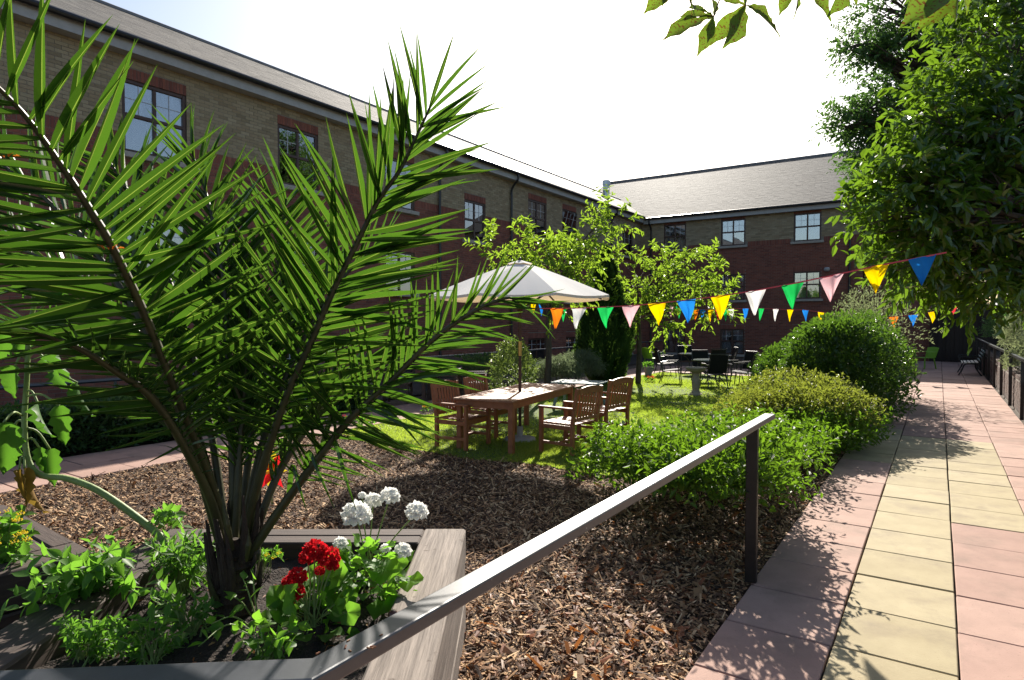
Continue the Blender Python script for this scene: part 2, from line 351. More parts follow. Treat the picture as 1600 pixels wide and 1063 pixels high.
# ================================================================== THE SETTING
def sheet(name, poly, z, m, kind='structure', label=None):
    me = bpy.data.meshes.new(name); me.from_pydata([(x, y, z) for x, y in poly], [], [tuple(range(len(poly)))]); me.update()
    return put(name, me, m, None, kind, label)
sheet('ground', [(-600, -600), (600, -600), (600, 900), (-600, 900)], -.06, M['ground'])

# mulch bed: gently uneven sheet
xs = np.linspace(-8.09, -1.03, 90); ys = np.linspace(-1.5, 31, 300)
gx, gy = np.meshgrid(xs, ys); gz = .012*np.sin(gx*2.3+gy*1.1)+.012*np.sin(gy*2.9-gx*.8)+rng.normal(size=gx.shape)*.004-.012
edge = np.minimum(1, np.minimum(gx+8.09, -1.03-gx)/.3); gz = gz*edge-.012*(1-edge)
idx = np.arange(gx.size).reshape(gx.shape)
q = np.stack([idx[:-1, :-1], idx[:-1, 1:], idx[1:, 1:], idx[1:, :-1]], -1).reshape(-1, 4)
put('mulch_bed', npmesh('mulch_bed', np.stack([gx, gy, gz], -1).reshape(-1, 3), [q], True), M['mulch'], None, 'structure')

LAWN = (-8.05, -2.75, 6.62, 21.4)
def lawn_front(x): return 6.62+.10*np.sin(x*1.3)+.05*np.sin(x*4.1)+np.where(x < -7, (x+7)*-.25, 0)
def lawn_right(y): return -2.75+.15*np.sin(y*.9)+.08*np.sin(y*2.3)
xs = np.linspace(-8.05, -2.5, 50); ys = np.linspace(0, 1, 120); gx, gt = np.meshgrid(xs, ys)
gy = lawn_front(gx)*(1-gt)+21.4*gt; gz = .018+.008*np.sin(gx*1.7)+.008*np.sin(gy*1.3)
put('lawn', npmesh('lawn', np.stack([gx, gy, gz], -1).reshape(-1, 3), [np.stack([(i := np.arange(gx.size).reshape(gx.shape))[:-1, :-1], i[:-1, 1:], i[1:, 1:], i[1:, :-1]], -1).reshape(-1, 4)], True), M['lawn'], None, 'structure')
# grass blades
n = 230000; bx = rng.uniform(-8.05, -2.55, n); t = rng.random(n)**1.5; by = lawn_front(bx)+t*(21.3-lawn_front(bx))
patch = .5+.5*np.sin(bx*1.9+np.sin(by*1.1)*1.5)*np.sin(by*1.7+bx*.6); keep = rng.random(n) < .45+.55*patch
keep &= bx < lawn_right(by)+.2*rng.random(n)
bx, by = bx[keep], by[keep]; n = len(bx); hgt = rng.uniform(.015, .045, n)*(.7+.6*patch[keep]); a = rng.uniform(0, 6.283, n)
ln = rng.normal(size=(n, 2))*.018; wd = .0035+.0004*by
base = np.stack([bx, by, np.full(n, .012)], -1); sd = np.stack([np.cos(a)*wd, np.sin(a)*wd, 0*a], -1)
tip = base+np.stack([ln[:, 0], ln[:, 1], hgt], -1)
put('grass', npmesh('grass', np.stack([base-sd, base+sd, tip], 1).reshape(-1, 3), [np.arange(n*3).reshape(-1, 3)]), M['grass'], None, 'stuff')

# right path of coloured slabs
def slab_mesh(w, l, t=.035, seed=0):
    b = MB(); b.box((0, 0, 0), (w, l, t), 0, .005); return b.mesh('slab')
path = sheet('path', [(-1.045, -2), (1.27, -2), (1.27, 33.7), (-1.045, 33.7)], -.008, M['joint'])
cols = [(-1.036, -.46), (-.46, .116), (.116, .683), (.683, 1.25)]; sm = {}
for ci, (xa, xb) in enumerate(cols):
    for r in range(-9, 48):
        y0 = 5.05+.6*r+(.0, .012, -.03, .02)[ci]; yc = y0+.3
        yel = (ci == 1 and yc < 11.9) or (ci == 2 and 6.8 < yc < 11.7) or (ci == 0 and 9.0 < yc < 12.2)
        key = (ci, yel)
        if key not in sm: sm[key] = slab_mesh(xb-xa-.011, .6-.011); sm[key].materials.append(M['slab_yel' if yel else 'slab_red'])
        o = put('slab', sm[key], None, path); o.location = ((xa+xb)/2+rng.normal()*.0015, yc+rng.normal()*.0015, .004+rng.normal()*.0016)
        o.rotation_euler = (rng.normal()*.0025, rng.normal()*.003, rng.normal()*.0025)
# left path by the building
lp = sheet('path', [(-9.5, -2), (-8.07, -2), (-8.07, 24.5), (-9.5, 24.5)], -.008, M['joint'])
m1 = slab_mesh(.69, .589); m1.materials.append(M['slab_red'])
for ci in range(2):
    for r in range(44):
        o = put('slab', m1, None, lp); o.location = (-9.13+ci*.705, -1.5+.6*r+.3*ci, .002+rng.normal()*.002); o.rotation_euler = (rng.normal()*.003, rng.normal()*.003, 0)
bp = sheet('path', [(-8.05, 21.5), (-2.6, 21.5), (-2.6, 24.5), (-8.05, 24.5)], -.004, M['joint'])
for ci in range(9):
    for r in range(5):
        o = put('slab', m1, None, bp); o.location = (-7.7+ci*.6, 21.85+.6*r, .004+rng.normal()*.002); o.rotation_euler = (0, 0, R(90))
        o.scale = (.84, 1, 1)
sheet('terrace', [(-13.7, -2), (-10.7, -2), (-10.7, 33.5), (-13.7, 33.5)], -.02, M['joint'])

# bark chips on the mulch
def chips(n, dens, name, m, szL, szW, zs, mask):
    x = rng.uniform(-8.05, -1.04, n); y = rng.uniform(.4, 12, n)
    cx = x*math.cos(YAW)+y*math.sin(YAW); dp = -x*math.sin(YAW)+y*math.cos(YAW)
    k = mask(x, y)*(rng.random(n) < np.clip(dens/np.maximum(dp, 1), 0, 1))*(np.abs(cx) < dp*.85+.5)
    x, y = x[k > 0], y[k > 0]; n = len(x); z = rng.random(n)*zs+.0
    a = rng.uniform(0, 6.283, n); tl = rng.normal(size=n)*.32; L = szL*rng.lognormal(0, .45, n); w = np.minimum(szW*rng.lognormal(0, .4, n), L*.6)
    d = np.stack([np.cos(a)*np.cos(tl), np.sin(a)*np.cos(tl), np.sin(tl)], -1)
    s = unit(np.cross(d, np.array([0, 0, 1.0])+rng.normal(size=(n, 3))*.35)); c = np.stack([x, y, z+.5*np.abs(np.sin(tl))*L], -1)
    u = np.cross(s, d); L = L[:, None]/2; w = w[:, None]/2; sk = rng.uniform(.5, 1.0, (n, 1))
    v = np.stack([c-d*L-s*w*sk, c-d*L*.9+s*w, c+d*L*sk+s*w*.8+u*w*.4, c+d*L-s*w*.7], 1).reshape(-1, 3)
    i = np.arange(n)[:, None]*4
    return put(name, npmesh(name, v, [i+np.array([[0, 1, 2, 3]])]), m, None, 'stuff')
inmulch = lambda x, y: ((y < lawn_front(x)+.05) | (x > lawn_right(y)-.05)).astype(int)
chips(260000, 5.0, 'bark_chips', M['chips'], .04, .012, .022, inmulch)
chips(40000, 4.5, 'leaf_litter', M['litter'], .05, .022, .03, lambda x, y: inmulch(x, y)*(rng.random(len(x)) < np.exp(-((x+1.6)/.75)**2)*np.where(y < 9, .8, .25)))

# ------------------------------------------------------------------ buildings
F5 = np.array([[4, 5, 6, 7], [0, 1, 5, 4], [1, 2, 6, 5], [2, 3, 7, 6], [3, 0, 4, 7]])
def boxes_np(u0, u1, z0, z1, n1, nb=-.012, ntop=None):
    u0, u1, z0, z1 = [np.asarray(a, float) for a in (u0, u1, z0, z1)]; n = len(u0); n1 = np.broadcast_to(n1, (n,)); nt_ = n1 if ntop is None else np.broadcast_to(ntop, (n,))
    nbk = np.full(n, nb)
    v = np.stack([np.stack([u0, nbk, z0], -1), np.stack([u1, nbk, z0], -1), np.stack([u1, nbk, z1], -1), np.stack([u0, nbk, z1], -1),
                  np.stack([u0, n1, z0], -1), np.stack([u1, n1, z0], -1), np.stack([u1, nt_, z1], -1), np.stack([u0, nt_, z1], -1)], 1)
    return v.reshape(-1, 3), (np.arange(n)[:, None, None]*8+F5[None]).reshape(-1, 4)
def clip(a, b, z0, z1, ops):
    seg = [(a, b)]
    for (p, q, r, s) in ops:
        if z1 <= r+.02 or z0 >= s-.02: continue
        out = []
        for (x, y) in seg:
            if y <= p or x >= q: out.append((x, y)); continue
            if x < p: out.append((x, p))
            if y > q: out.append((q, y))
        seg = out
    return [s for s in seg if s[1]-s[0] > .035]
def lay(u0, u1, z0, z1, ops, row=.075, bl=.225, joint=.01):
    out = []; r = 0; z = z0
    while z < z1-.02:
        zt = min(z+row-joint, z1); a = u0-(bl/2 if r % 2 else 0)
        while a < u1:
            for s in clip(max(a, u0), min(a+bl-joint, u1), z, zt, ops): out.append((s[0], s[1], z, zt))
            a += bl
        z += row; r += 1
    return out
def soldiers(u0, u1, z0, h=.215):
    k = max(1, round((u1-u0)/.075)); w = (u1-u0)/k
    return [(u0+i*w+.005, u0+(i+1)*w-.005, z0, z0+h) for i in range(k)]
def brickwork(root, O, U, N, bricks_, m, name='brick', single=None, kind='stuff', label=None):
    """bricks_ (u0,u1,z0,z1); those that pass `single` (at most 300) become parts of their own, the rest one part"""
    O, U, N = [np.array(Vector(a)) for a in (O, U, N)]; Z = np.array([0, 0, 1.0]); loc = np.array(parent_loc(root))
    full, rest = [], []
    for b in bricks_:
        (full if single and len(full) < 300 and single(b) else rest).append(b)
    if rest:
        a = np.array(rest); j = rng.normal(size=len(a))*.0018
        v, f = boxes_np(a[:, 0], a[:, 1], a[:, 2], a[:, 3], .008+j); v = O+v[:, :1]*U+v[:, 1:2]*N+v[:, 2:]*Z-loc
        put(name+'s' if kind == 'stuff' else name, npmesh(name, v, [f]), m, root, kind, label)
    cache = {}
    for b in full:
        key = (round(b[1]-b[0], 3), round(b[3]-b[2], 3))
        if key not in cache:
            v, f = boxes_np([-key[0]/2], [key[0]/2], [-key[1]/2], [key[1]/2], .006); v = v[:, :1]*U+v[:, 1:2]*N+v[:, 2:]*Z
            cache[key] = npmesh(name, v, [f]); cache[key].materials.append(m)
        o = put(name, cache[key], None, root); o.location = O+U*(b[0]+b[1])/2+Z*(b[2]+b[3])/2+N*rng.normal()*.0018-loc
def backing(root, O, U, N, u0, u1, z0, z1, ops, m, depth=.1):
    O, U, N = Vector(O), Vector(U), Vector(N); b = MB()
    us = sorted({u0, u1} | {c for o in ops for c in o[:2] if u0 < c < u1}); zs = sorted({z0, z1} | {c for o in ops for c in o[2:] if z0 < c < z1})
    pt = lambda u, n_, z: O+U*u+N*n_+Vector((0, 0, z))
    for i in range(len(us)-1):
        for j in range(len(zs)-1):
            cu, cz = (us[i]+us[i+1])/2, (zs[j]+zs[j+1])/2
            if any(o[0] < cu < o[1] and o[2] < cz < o[3] for o in ops): continue
            b.add([pt(us[i], 0, zs[j]), pt(us[i+1], 0, zs[j]), pt(us[i+1], 0, zs[j+1]), pt(us[i], 0, zs[j+1])], [(0, 1, 2, 3)])
    for (a, c, r, s) in ops:
        for e in (((a, r), (a, s)), ((a, s), (c, s)), ((c, s), (c, r)), ((c, r), (a, r))):
            (p, q), (p2, q2) = e; b.add([pt(p, 0, q), pt(p2, 0, q2), pt(p2, -depth, q2), pt(p, -depth, q)], [(0, 1, 2, 3)])
    # the rest of the block, so that the building has a depth
    D = -8.2; b.add([pt(u0, D, z0), pt(u1, D, z0), pt(u1, D, z1), pt(u0, D, z1), pt(u0, 0, z0), pt(u1, 0, z0), pt(u1, 0, z1), pt(u0, 0, z1)], [(0, 1, 2, 3), (0, 3, 7, 4), (1, 5, 6, 2)])
    return b.part('wall', m, root, True)
WC = {}
def window(root, O, U, N, w0, w1, z0, z1, sill=True, tilt=False, bars=True, curtain=True):
    O, U, N = Vector(O), Vector(U), Vector(N); w, h = round(w1-w0, 2), round(z1-z0, 2)
    rz = math.atan2(N.y, N.x)-R(90); c = O+U*(w0+w1)/2+Vector((0, 0, z0))-parent_loc(root)
    key = (w, h, tilt)
    if key not in WC:
        t = .075; d = {}
        f = MB(); y = -.055
        for x in (-w/2+t/2, w/2-t/2): f.box((x, y, h/2), (t, .07, h), 0, .006)
        for z in (t/2, h-t/2): f.box((0, y, z), (w-2*t, .068, t), 0, .006)
        f.box((0, y, h/2), (t*.9, .066, h-2*t), 0, .006); f.box((0, y+.004, h*.52), (w-2*t, .06, t*.95), 0, .006)
        d['window'] = f.mesh('window')
        pw, ph1, ph2 = w/2-t*1.45, h*.52-t*1.48, h*.48-t*1.48
        panes = []
        for sx in (-1, 1):
            for (zc, ph) in ((t+ph1/2, ph1), (h-t-ph2/2, ph2)): panes.append((sx*(t*.45+pw/2), zc, ph))
        d['panes'] = panes; d['pw'] = pw
        for i, (x, zc, ph) in enumerate(panes[:2]):
            b = MB(); b.box((0, 0, 0), (pw, .006, ph)); d['pane%d' % i] = b.mesh('pane')
        g = MB(); g.box((0, 0, 0), (.012, .012, ph2)); g.box((0, 0, 0), (pw, .0116, .011)); d['bar'] = g.mesh('glazing_bar')
        cu = MB(); k = 40
        for s in (-1, 1):
            rows = []
            for zz in np.linspace(.03, h-.03, 9):
                fz = zz/h; inner = .02 if fz > .75 else .02+.13*w*math.sin(math.pi*min(1, (1-fz)/.75))**1.3
                rows.append([(s*(inner+(w/2-inner)*q), -.12+.018*math.sin(q*38+s)+.008*math.sin(q*11+fz*3), zz) for q in np.linspace(0, 1, 26)])
            cu.grid(rows)
        d['curtain'] = cu.mesh('curtain', None, True)
        s_ = MB(); s_.box((0, .035, -.06), (w+.24, .17, .118), 0, .012); d['sill'] = s_.mesh('sill')
        for k_, m_ in (('window', 'frame'), ('pane0', 'glass'), ('pane1', 'glass'), ('bar', 'bar_w'), ('curtain', 'curtain'), ('sill', 'sill')): d[k_].materials.append(M[m_])
        WC[key] = d
    d = WC[key]; f = put('window', d['window'], None, root); f.location = c; f.rotation_euler = (0, 0, rz)
    for i, (x, zc, ph) in enumerate(d['panes']):
        p = put('pane', d['pane%d' % (i % 2)], None, f); p.location = (x, -.058, zc); p.rotation_euler = (rng.normal()*.006, 0, rng.normal()*.006)
        if i % 2 and bars: b = put('glazing_bar', d['bar'], None, f); b.location = (x, -.05, zc)
        if i % 2 and tilt: p.rotation_euler = (R(-16), 0, 0); p.location = (x, .03, zc); b.rotation_euler = (R(-16), 0, 0); b.location = (x, .038, zc)
    if curtain: put('curtain', d['curtain'], None, f)
    if sill: put('sill', d['sill'], None, f)
    return f
def slates(root, O, U, S, Nn, u0, u1, L, m, single=None, w=.3, g=.215):
    """slates on a slope: U along the eaves, S up the slope, Nn off it"""
    O, U, S, Nn = [np.array(Vector(a)) for a in (O, U, S, Nn)]; loc = np.array(parent_loc(root)); rows = []
    for r in range(int(L/g)+1):
        a = u0-w*float(rng.random())
        while a < u1:
            ww = w*float(rng.uniform(.8, 1.15)); rows.append((max(a, u0)+.0012, min(a+ww, u1)-.0012, r*g+float(rng.normal()*.003), min(r*g+g+.05, L+.03))); a += ww
    rows = [r for r in rows if r[1]-r[0] > .05]
    full = [r for r in rows if single and single(r)][:300]; fs = set(full); rest = np.array([r for r in rows if r not in fs])
    T = lambda v: O+v[:, :1]*U+v[:, 1:2]*Nn+v[:, 2:]*S
    v, f = boxes_np(rest[:, 0], rest[:, 1], rest[:, 2], rest[:, 3], .0055+rng.normal(size=len(rest))*.0009, -.01, .002+rng.normal(size=len(rest))*.0007)
    put('slates', npmesh('slates', T(v)-loc, [f]), m, root, 'stuff')
    v, f = boxes_np([-w/2+.004], [w/2-.004], [0], [g+.05], .004, -.01, .002); v = v[:, :1]*U+v[:, 1:2]*Nn+v[:, 2:]*S
    me = npmesh('slate', v, [f]); me.materials.append(m)
    for r in full:
        o = put('slate', me, None, root); o.location = O+U*(r[0]+r[1])/2+S*r[2]+Nn*rng.normal()*.0003-loc
        o.scale = (1, (r[1]-r[0])/(w-.008) if abs(U[1]) > .5 else 1, 1)

# ---- the long building on the left
LB = thing('brick_building', 'long brick building with yellow upper storey running along the left path', 'building', (-13.8, 18, 0))
O, U, N = (-13.8, 0, 0), (0, 1, 0), (1, 0, 0); Y0, Y1 = 1.5, 33.6; ZT = 7.17; BAND = 5.4
ups = [(6.49, 7.83), (10.15, 11.41), (13.85, 15.15), (21.85, 23.3), (24.65, 25.95)]; mids = [(6.49, 7.83), (10.15, 11.41), (13.85, 15.15), (21.85, 23.3), (25, 26.3), (30.9, 32.2)]
wins = [(a, b, 5.24, 6.73) for a, b in ups]+[(17.7, 18.95, 4.65, 6.05), (31.1, 32.4, 5.24, 6.5)]+[(a, b, 2.67, 3.95) for a, b in mids]+[(a, b, .1, 1.1) for a, b in mids[1:]]
lint = [(a, b, d, d+.225) for a, b, c, d in wins]
ops = wins+lint
backing(LB, O, U, N, Y0, Y1, -.3, ZT, wins, M['mortar'])
band_ops = [(a, b, c-.12, d+.225) for a, b, c, d in wins]
bandsegs = [s for s in clip(Y0, Y1, BAND, BAND+.2, band_ops)]
yb = lay(Y0, Y1, BAND+.225, ZT, ops+[(a-.12, b+.12, c-.12, c) for a, b, c, d in wins]); rb = lay(Y0, Y1, 0, BAND, ops+[(a-.12, b+.12, c-.12, c) for a, b, c, d in wins])
brickwork(LB, O, U, N, yb, M['brick_y'], single=lambda b: 4.3 < b[0] < 9.2 and b[1]-b[0] > .2 and b[3]-b[2] > .06)
brickwork(LB, O, U, N, rb, M['brick_r'])
sol = []
for s in bandsegs: sol += soldiers(s[0], s[1], BAND)
for l in lint: sol += soldiers(l[0], l[1], l[2])
brickwork(LB, O, U, N, sol, M['brick_r'], name='soldier_brick')
for i, (a, b, c, d) in enumerate(wins): window(LB, O, U, N, a, b, c, d, tilt=(i == 4))
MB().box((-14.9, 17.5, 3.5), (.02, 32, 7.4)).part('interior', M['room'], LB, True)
th = R(30); run = 3.2; Sv = Vector((-math.cos(th), 0, math.sin(th))); Nv = Vector((math.sin(th), 0, math.cos(th))); OE = Vector((-13.45, 0, 7.49)); SL_ = run/math.cos(th)
b = MB(); e0 = OE-Nv*.02; b.add([e0+Vector((0, .8, 0)), e0+Vector((0, 37.5, 0)), e0+Vector((0, 37.5, 0))+Sv*SL_, e0+Vector((0, .8, 0))+Sv*SL_, Vector((-19.85, .8, 7.49)), Vector((-19.85, 37.5, 7.49))], [(0, 1, 2, 3), (3, 2, 5, 4), (0, 3, 4)])
b.part('roof', M['slate'], LB, True)
slates(LB, OE, (0, 1, 0), Sv, Nv, .8, 37.4, SL_, M['slate'], single=lambda r: 4.2 < r[0] < 9.2 and r[2] < 2.8)
rd = OE+Sv*SL_; MB().tube([(rd.x, .8, rd.z-.02), (rd.x, 37.4, rd.z-.02)], .09, 8).part('ridge', M['lead'], LB, True)
MB().tube([(-13.42, .8, 7.43), (-13.42, 33.2, 7.43)], .065, 10).part('gutter', M['black_plastic'], LB, True)
MB().box((-13.53, 17.2, 7.295), (.03, 33.4, .24)).part('fascia', M['fascia'], LB, True)
MB().box((-13.675, 17.2, 7.185), (.258, 33.3, .02)).part('soffit', M['fascia'], LB, True)
for y in (16.3, 20.55, 29.6):
    MB().tube(spline([(-13.42, y, 7.37), (-13.44, y, 7.17), (-13.6, y, 7.02), (-13.72, y, 6.82), (-13.72, y, 6.6)], 10)+[Vector((-13.72, y, 0))], .045, 8).part('downpipe', M['black_plastic'], LB, True)
fl = thing('roof_flue', 'short galvanised metal flue standing on the slate roof at the valley', 'flue', (-15.8, 33.3, 8.7))
MB().lathe([(.19, -.1), (.19, .85), (.0, .85)], 18).part('pipe', M['steel'], fl, smooth=False)
MB().lathe([(.23, .78), (.23, 1.02), (.21, 1.05), (0, 1.06)], 18).part('cap', M['steel'], fl)
MB().lathe([(.3, -.12), (.22, .12), (.19, .13)], 18).part('collar', M['lead'], fl)

# ---- the building across the end
BB = thing('brick_building', 'brick building across the far end of the garden under a broad pale slate roof', 'building', (-8, 33.6, 0))
O2, U2, N2 = (0, 33.6, 0), (1, 0, 0), (0, -1, 0); XA, XB = -13.8, -2.95; BAND2 = 5.6
c2 = [(-12.5, -11.28), (-9.44, -8.22), (-5.95, -4.73)]
w2 = [(a, b, 5.65, 7.0) for a, b in c2]+[(a, b, 2.87, 4.2) for a, b in c2]+[(a, b, .1, 1.4) for a, b in c2]
l2 = [(a, b, d, min(d+.225, 7.2)) for a, b, c, d in w2]; o2 = w2+l2; sl2 = [(a-.12, b+.12, c-.12, c) for a, b, c, d in w2]
backing(BB, O2, U2, N2, XA, XB, -.3, 7.22, w2, M['mortar'])
brickwork(BB, O2, U2, N2, lay(XA, XB, BAND2+.225, 7.2, o2+sl2), M['brick_y'])
brickwork(BB, O2, U2, N2, lay(XA, XB, 0, BAND2, o2+sl2), M['brick_r'])
sol = []
for s in clip(XA, XB, BAND2, BAND2+.2, o2+sl2): sol += soldiers(s[0], s[1], BAND2)
for l in l2: sol += soldiers(l[0], l[1], l[2], l[3]-l[2]-.005)
brickwork(BB, O2, U2, N2, sol, M['brick_r'], name='soldier_brick')
for (a, b, c, d) in w2: window(BB, O2, U2, N2, a, b, c, d)
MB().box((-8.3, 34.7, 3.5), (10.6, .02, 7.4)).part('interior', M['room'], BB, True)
# set-back bay at its right end
O3 = (0, 34.3, 0); w3 = [(-2.2, -1.5, 5.75, 6.6)]
backing(BB, O3, U2, N2, XB, -.3, -.3, 7.9, w3, M['mortar'])
ret = MB(); ret.add([(XB, 33.6, 0), (XB, 34.3, 0), (XB, 34.3, 7.2), (XB, 33.6, 7.2)], [(0, 1, 2, 3)]); ret.part('return_wall', M['brick_r'], BB, True)
brickwork(BB, O3, U2, N2, lay(XB, -.3, BAND2+.225, 7.9, w3), M['brick_y']); brickwork(BB, O3, U2, N2, lay(XB, -.3, 0, BAND2, w3)+soldiers(XB, -.3, BAND2), M['brick_r'])
window(BB, O3, U2, N2, *w3[0])
b = MB(); b.add([(XB+.1, 34.0, 7.9), (0, 34.0, 7.9), (0, 38.8, 10.2), (XB+.1, 38.8, 10.2), (XB+.1, 43, 7.9), (0, 43, 7.9)], [(0, 1, 2, 3), (3, 2, 5, 4), (0, 3, 4), (1, 5, 2)]); b.part('bay_roof', M['slate'], BB, True)
th = R(26.5); run = 8.2; Sv = Vector((0, math.cos(th), math.sin(th))); Nv = Vector((0, -math.sin(th), math.cos(th))); OE = Vector((0, 33.25, 7.42)); SL_ = run/math.cos(th)
b = MB(); e0 = OE-Nv*.02; b.add([e0+Vector((-19.6, 0, 0)), e0+Vector((-2.75, 0, 0)), e0+Vector((-2.75, 0, 0))+Sv*SL_, e0+Vector((-19.6, 0, 0))+Sv*SL_, Vector((-19.6, 49.8, 7.4)), Vector((-2.75, 49.8, 7.4))], [(0, 1, 2, 3), (3, 2, 5, 4), (0, 3, 4), (1, 5, 2)])
b.part('roof', M['slate'], BB, True)
slates(BB, OE, (1, 0, 0), Sv, Nv, -19.6, -2.72, SL_, M['slate'], w=.3, g=.23)
rd = OE+Sv*SL_; MB().tube([(-19.6, rd.y, rd.z-.02), (-2.72, rd.y, rd.z-.02)], .1, 8).part('ridge', M['lead'], BB, True)
MB().tube([(-13.4, 33.2, 7.36), (-2.7, 33.2, 7.36)], .065, 10).part('gutter', M['black_plastic'], BB, True)
MB().box((-8.1, 33.32, 7.225), (10.9, .03, .26)).part('fascia', M['fascia'], BB, True)
MB().box((-8.1, 33.465, 7.115), (10.8, .255, .02)).part('soffit', M['fascia'], BB, True)
for x in (-13.2, -3.5):
    MB().tube(spline([(x, 33.2, 7.3), (x, 33.22, 7.1), (x, 33.4, 6.95), (x, 33.52, 6.75), (x, 33.52, 6.5)], 10)+[Vector((x, 33.52, 0))], .045, 8).part('downpipe', M['black_plastic'], BB, True)
MB().lathe([(0, -.1), (.1, -.09), (.14, 0), (.1, .09), (0, .1)], 14, (-4.45, 33.5, 4.25)).part('wall_light', M['fascia'], BB, True, True)

# ---- dark board fence closing the path
fe = thing('board_fence', 'tall dark wooden board fence closing off the end of the slab path', 'fence', (1.9, 33.9, 0))
bm_ = MB(); bm_.box((0, 0, 1.15), (.168, .022, 2.3), 0, .004); bme = bm_.mesh('board'); bme.materials.append(M['fence'])
for i in range(34):
    o = put('board', bme, None, fe); o.location = (-2.1+i*.152-.05, (i % 2)*.026-.013, rng.normal()*.008)
for z in (.4, 1.9): MB().box((.4, .06, z), (5.2, .05, .09)).part('rail', M['fence'], fe)

# ---- low brick wall with black railing along the right edge of the path
lw = thing('low_wall', 'low brown brick retaining wall along the right edge of the path', 'wall', (1.34, 16, 0))
b = MB(); b.box((1.445, 16.5, .3), (.2, 33, .7)); b.part('core', M['mortar'], lw, True)
brickwork(lw, (1.34, 0, 0), (0, 1, 0), (-1, 0, 0), lay(0, 33, 0, .62, []), M['wallbrick'], single=lambda b: 7.6 < b[0] < 15 and b[1]-b[0] > .2)
cp_ = soldiers(0, 33, 0, .21); v, f = boxes_np([c[0] for c in cp_], [c[1] for c in cp_], [0]*len(cp_), [.21]*len(cp_), .075, 0)
vv = np.stack([1.335+v[:, 2], v[:, 0], .635+v[:, 1]], -1)-np.array(parent_loc(lw)); put('coping_bricks', npmesh('coping', vv, [f]), M['wallbrick'], lw, 'stuff')
rf = thing('railing', 'black metal railing with square posts in front of the low brick wall', 'railing', (1.28, 16, 0))
MB().bar((1.28, .4, 1.1), (1.28, 33, 1.1), .06, .05).part('top_rail', M['metal_black'], rf, True)
for y in np.arange(.7, 33, 2.35): MB().box((1.28, y, .54), (.06, .06, 1.08)).part('post', M['metal_black'], rf, True)
sheet('raised_bed', [(1.5, -2), (9, -2), (9, 40), (1.5, 40)], .55, M['soil'])
# handrail beyond the hedge
hr = thing('handrail', 'thin dark handrail on posts beyond the hedge beside the left building', 'railing', (-11, 14, 0))
MB().tube([(-11, -1, .86), (-11, 30, .86)], .03, 8).part('top_rail', M['rail'], hr, True)
for y in np.arange(0, 30.1, 2.5): MB().tube([(-11, y, 0), (-11, y, .84)], .024, 8).part('post', M['rail'], hr, True)
tb = thing('boundary_hedge', 'tall dark hedge rising above the board fence at the path end', 'hedge', (2.5, 36, 0))
Cloud().add(shrub_cloud((2.2, 36.5, 1.6), (4.2, 1.4, 2.0), 9000, .16, .5, 3, k=14)).part('foliage', M['hedge'], tb)
MB().tube([(2.2, 36.5, -.05), (2.2, 36.5, 2.4)], [.12, .05], 8).part('stem', M['bark'], tb, True)

# ================================================================== PLANTERS AND THE RAIL IN FRONT
def planter(name, label, c, rz, X, Y, pale=None, H=.6, wd=.24):
    """timber box, X and Y the outer extents in its own frame"""
    t = thing(name, label, 'planter', c, rz); n = 3; h = H/n
    for k in range(n):
        z = h*(k+.5); g = rng.normal(size=4)*.004
        for i, (a, b_, ax) in enumerate((((X[1]-wd/2, (Y[0]+Y[1])/2), Y[1]-Y[0], 'y'), ((X[0]+wd/2, (Y[0]+Y[1])/2), Y[1]-Y[0], 'y'), (((X[0]+X[1])/2, Y[1]-wd/2), X[1]-X[0]-2*wd-.006, 'x'), (((X[0]+X[1])/2, Y[0]+wd/2), X[1]-X[0]-2*wd-.006, 'x'))):
            w_ = wd if ax == 'y' else wd
            m = M['timber_y'] if (pale and i == 0) else (M['timber_x'] if ax == 'x' else M['timber_xy'])
            if ax == 'x' and k == n-1:                        # the top course is two boards side by side
                for s in (-1, 1): MB().box((a[0], a[1]+s*wd/4+g[i], z), (b_, wd/2-.006, h-.004), 0, .008).part('sleeper', m, t)
            else:
                MB().box((a[0]+(g[i] if ax == 'y' else 0), a[1]+(g[i] if ax == 'x' else 0), z), (w_, b_, h-.004) if ax == 'y' else (b_, w_, h-.004), 0, .01).part('sleeper', m, t)
    xs = np.linspace(X[0]+wd*.9, X[1]-wd*.9, 40); ys = np.linspace(Y[0]+wd*.9, Y[1]-wd*.9, 46); gx, gy = np.meshgrid(xs, ys)
    gz = .49+.02*np.sin(gx*5+gy*3)+.02*np.sin(gy*7-gx*4)+rng.normal(size=gx.shape)*.008; i = np.arange(gx.size).reshape(gx.shape)
    put('soil', npmesh('soil', np.stack([gx, gy, gz], -1).reshape(-1, 3), [np.stack([i[:-1, :-1], i[:-1, 1:], i[1:, 1:], i[1:, :-1]], -1).reshape(-1, 4)], True), M['soil'], t)
    return t
M['timber_xy'] = mat('brown_sleeper_long', (.028, .017, .013), (.07, .045, .034), 9, .8, .6, 24, stretch=(3, .25, 3), bdist=.006)
pc = W(-1.13, 2.45)
planter('raised_planter', 'large raised timber planter holding the palm, its right sleeper weathered pale grey', pc, YAW, (-.87, .865), (-1.25, 1.23), True)
planter('raised_planter', 'smaller dark timber planter with yellow flowers left of the palm planter', W(-3.0, 3.2), YAW+math.atan2(-.6, .8), (-.85, .58), (-.75, .58))
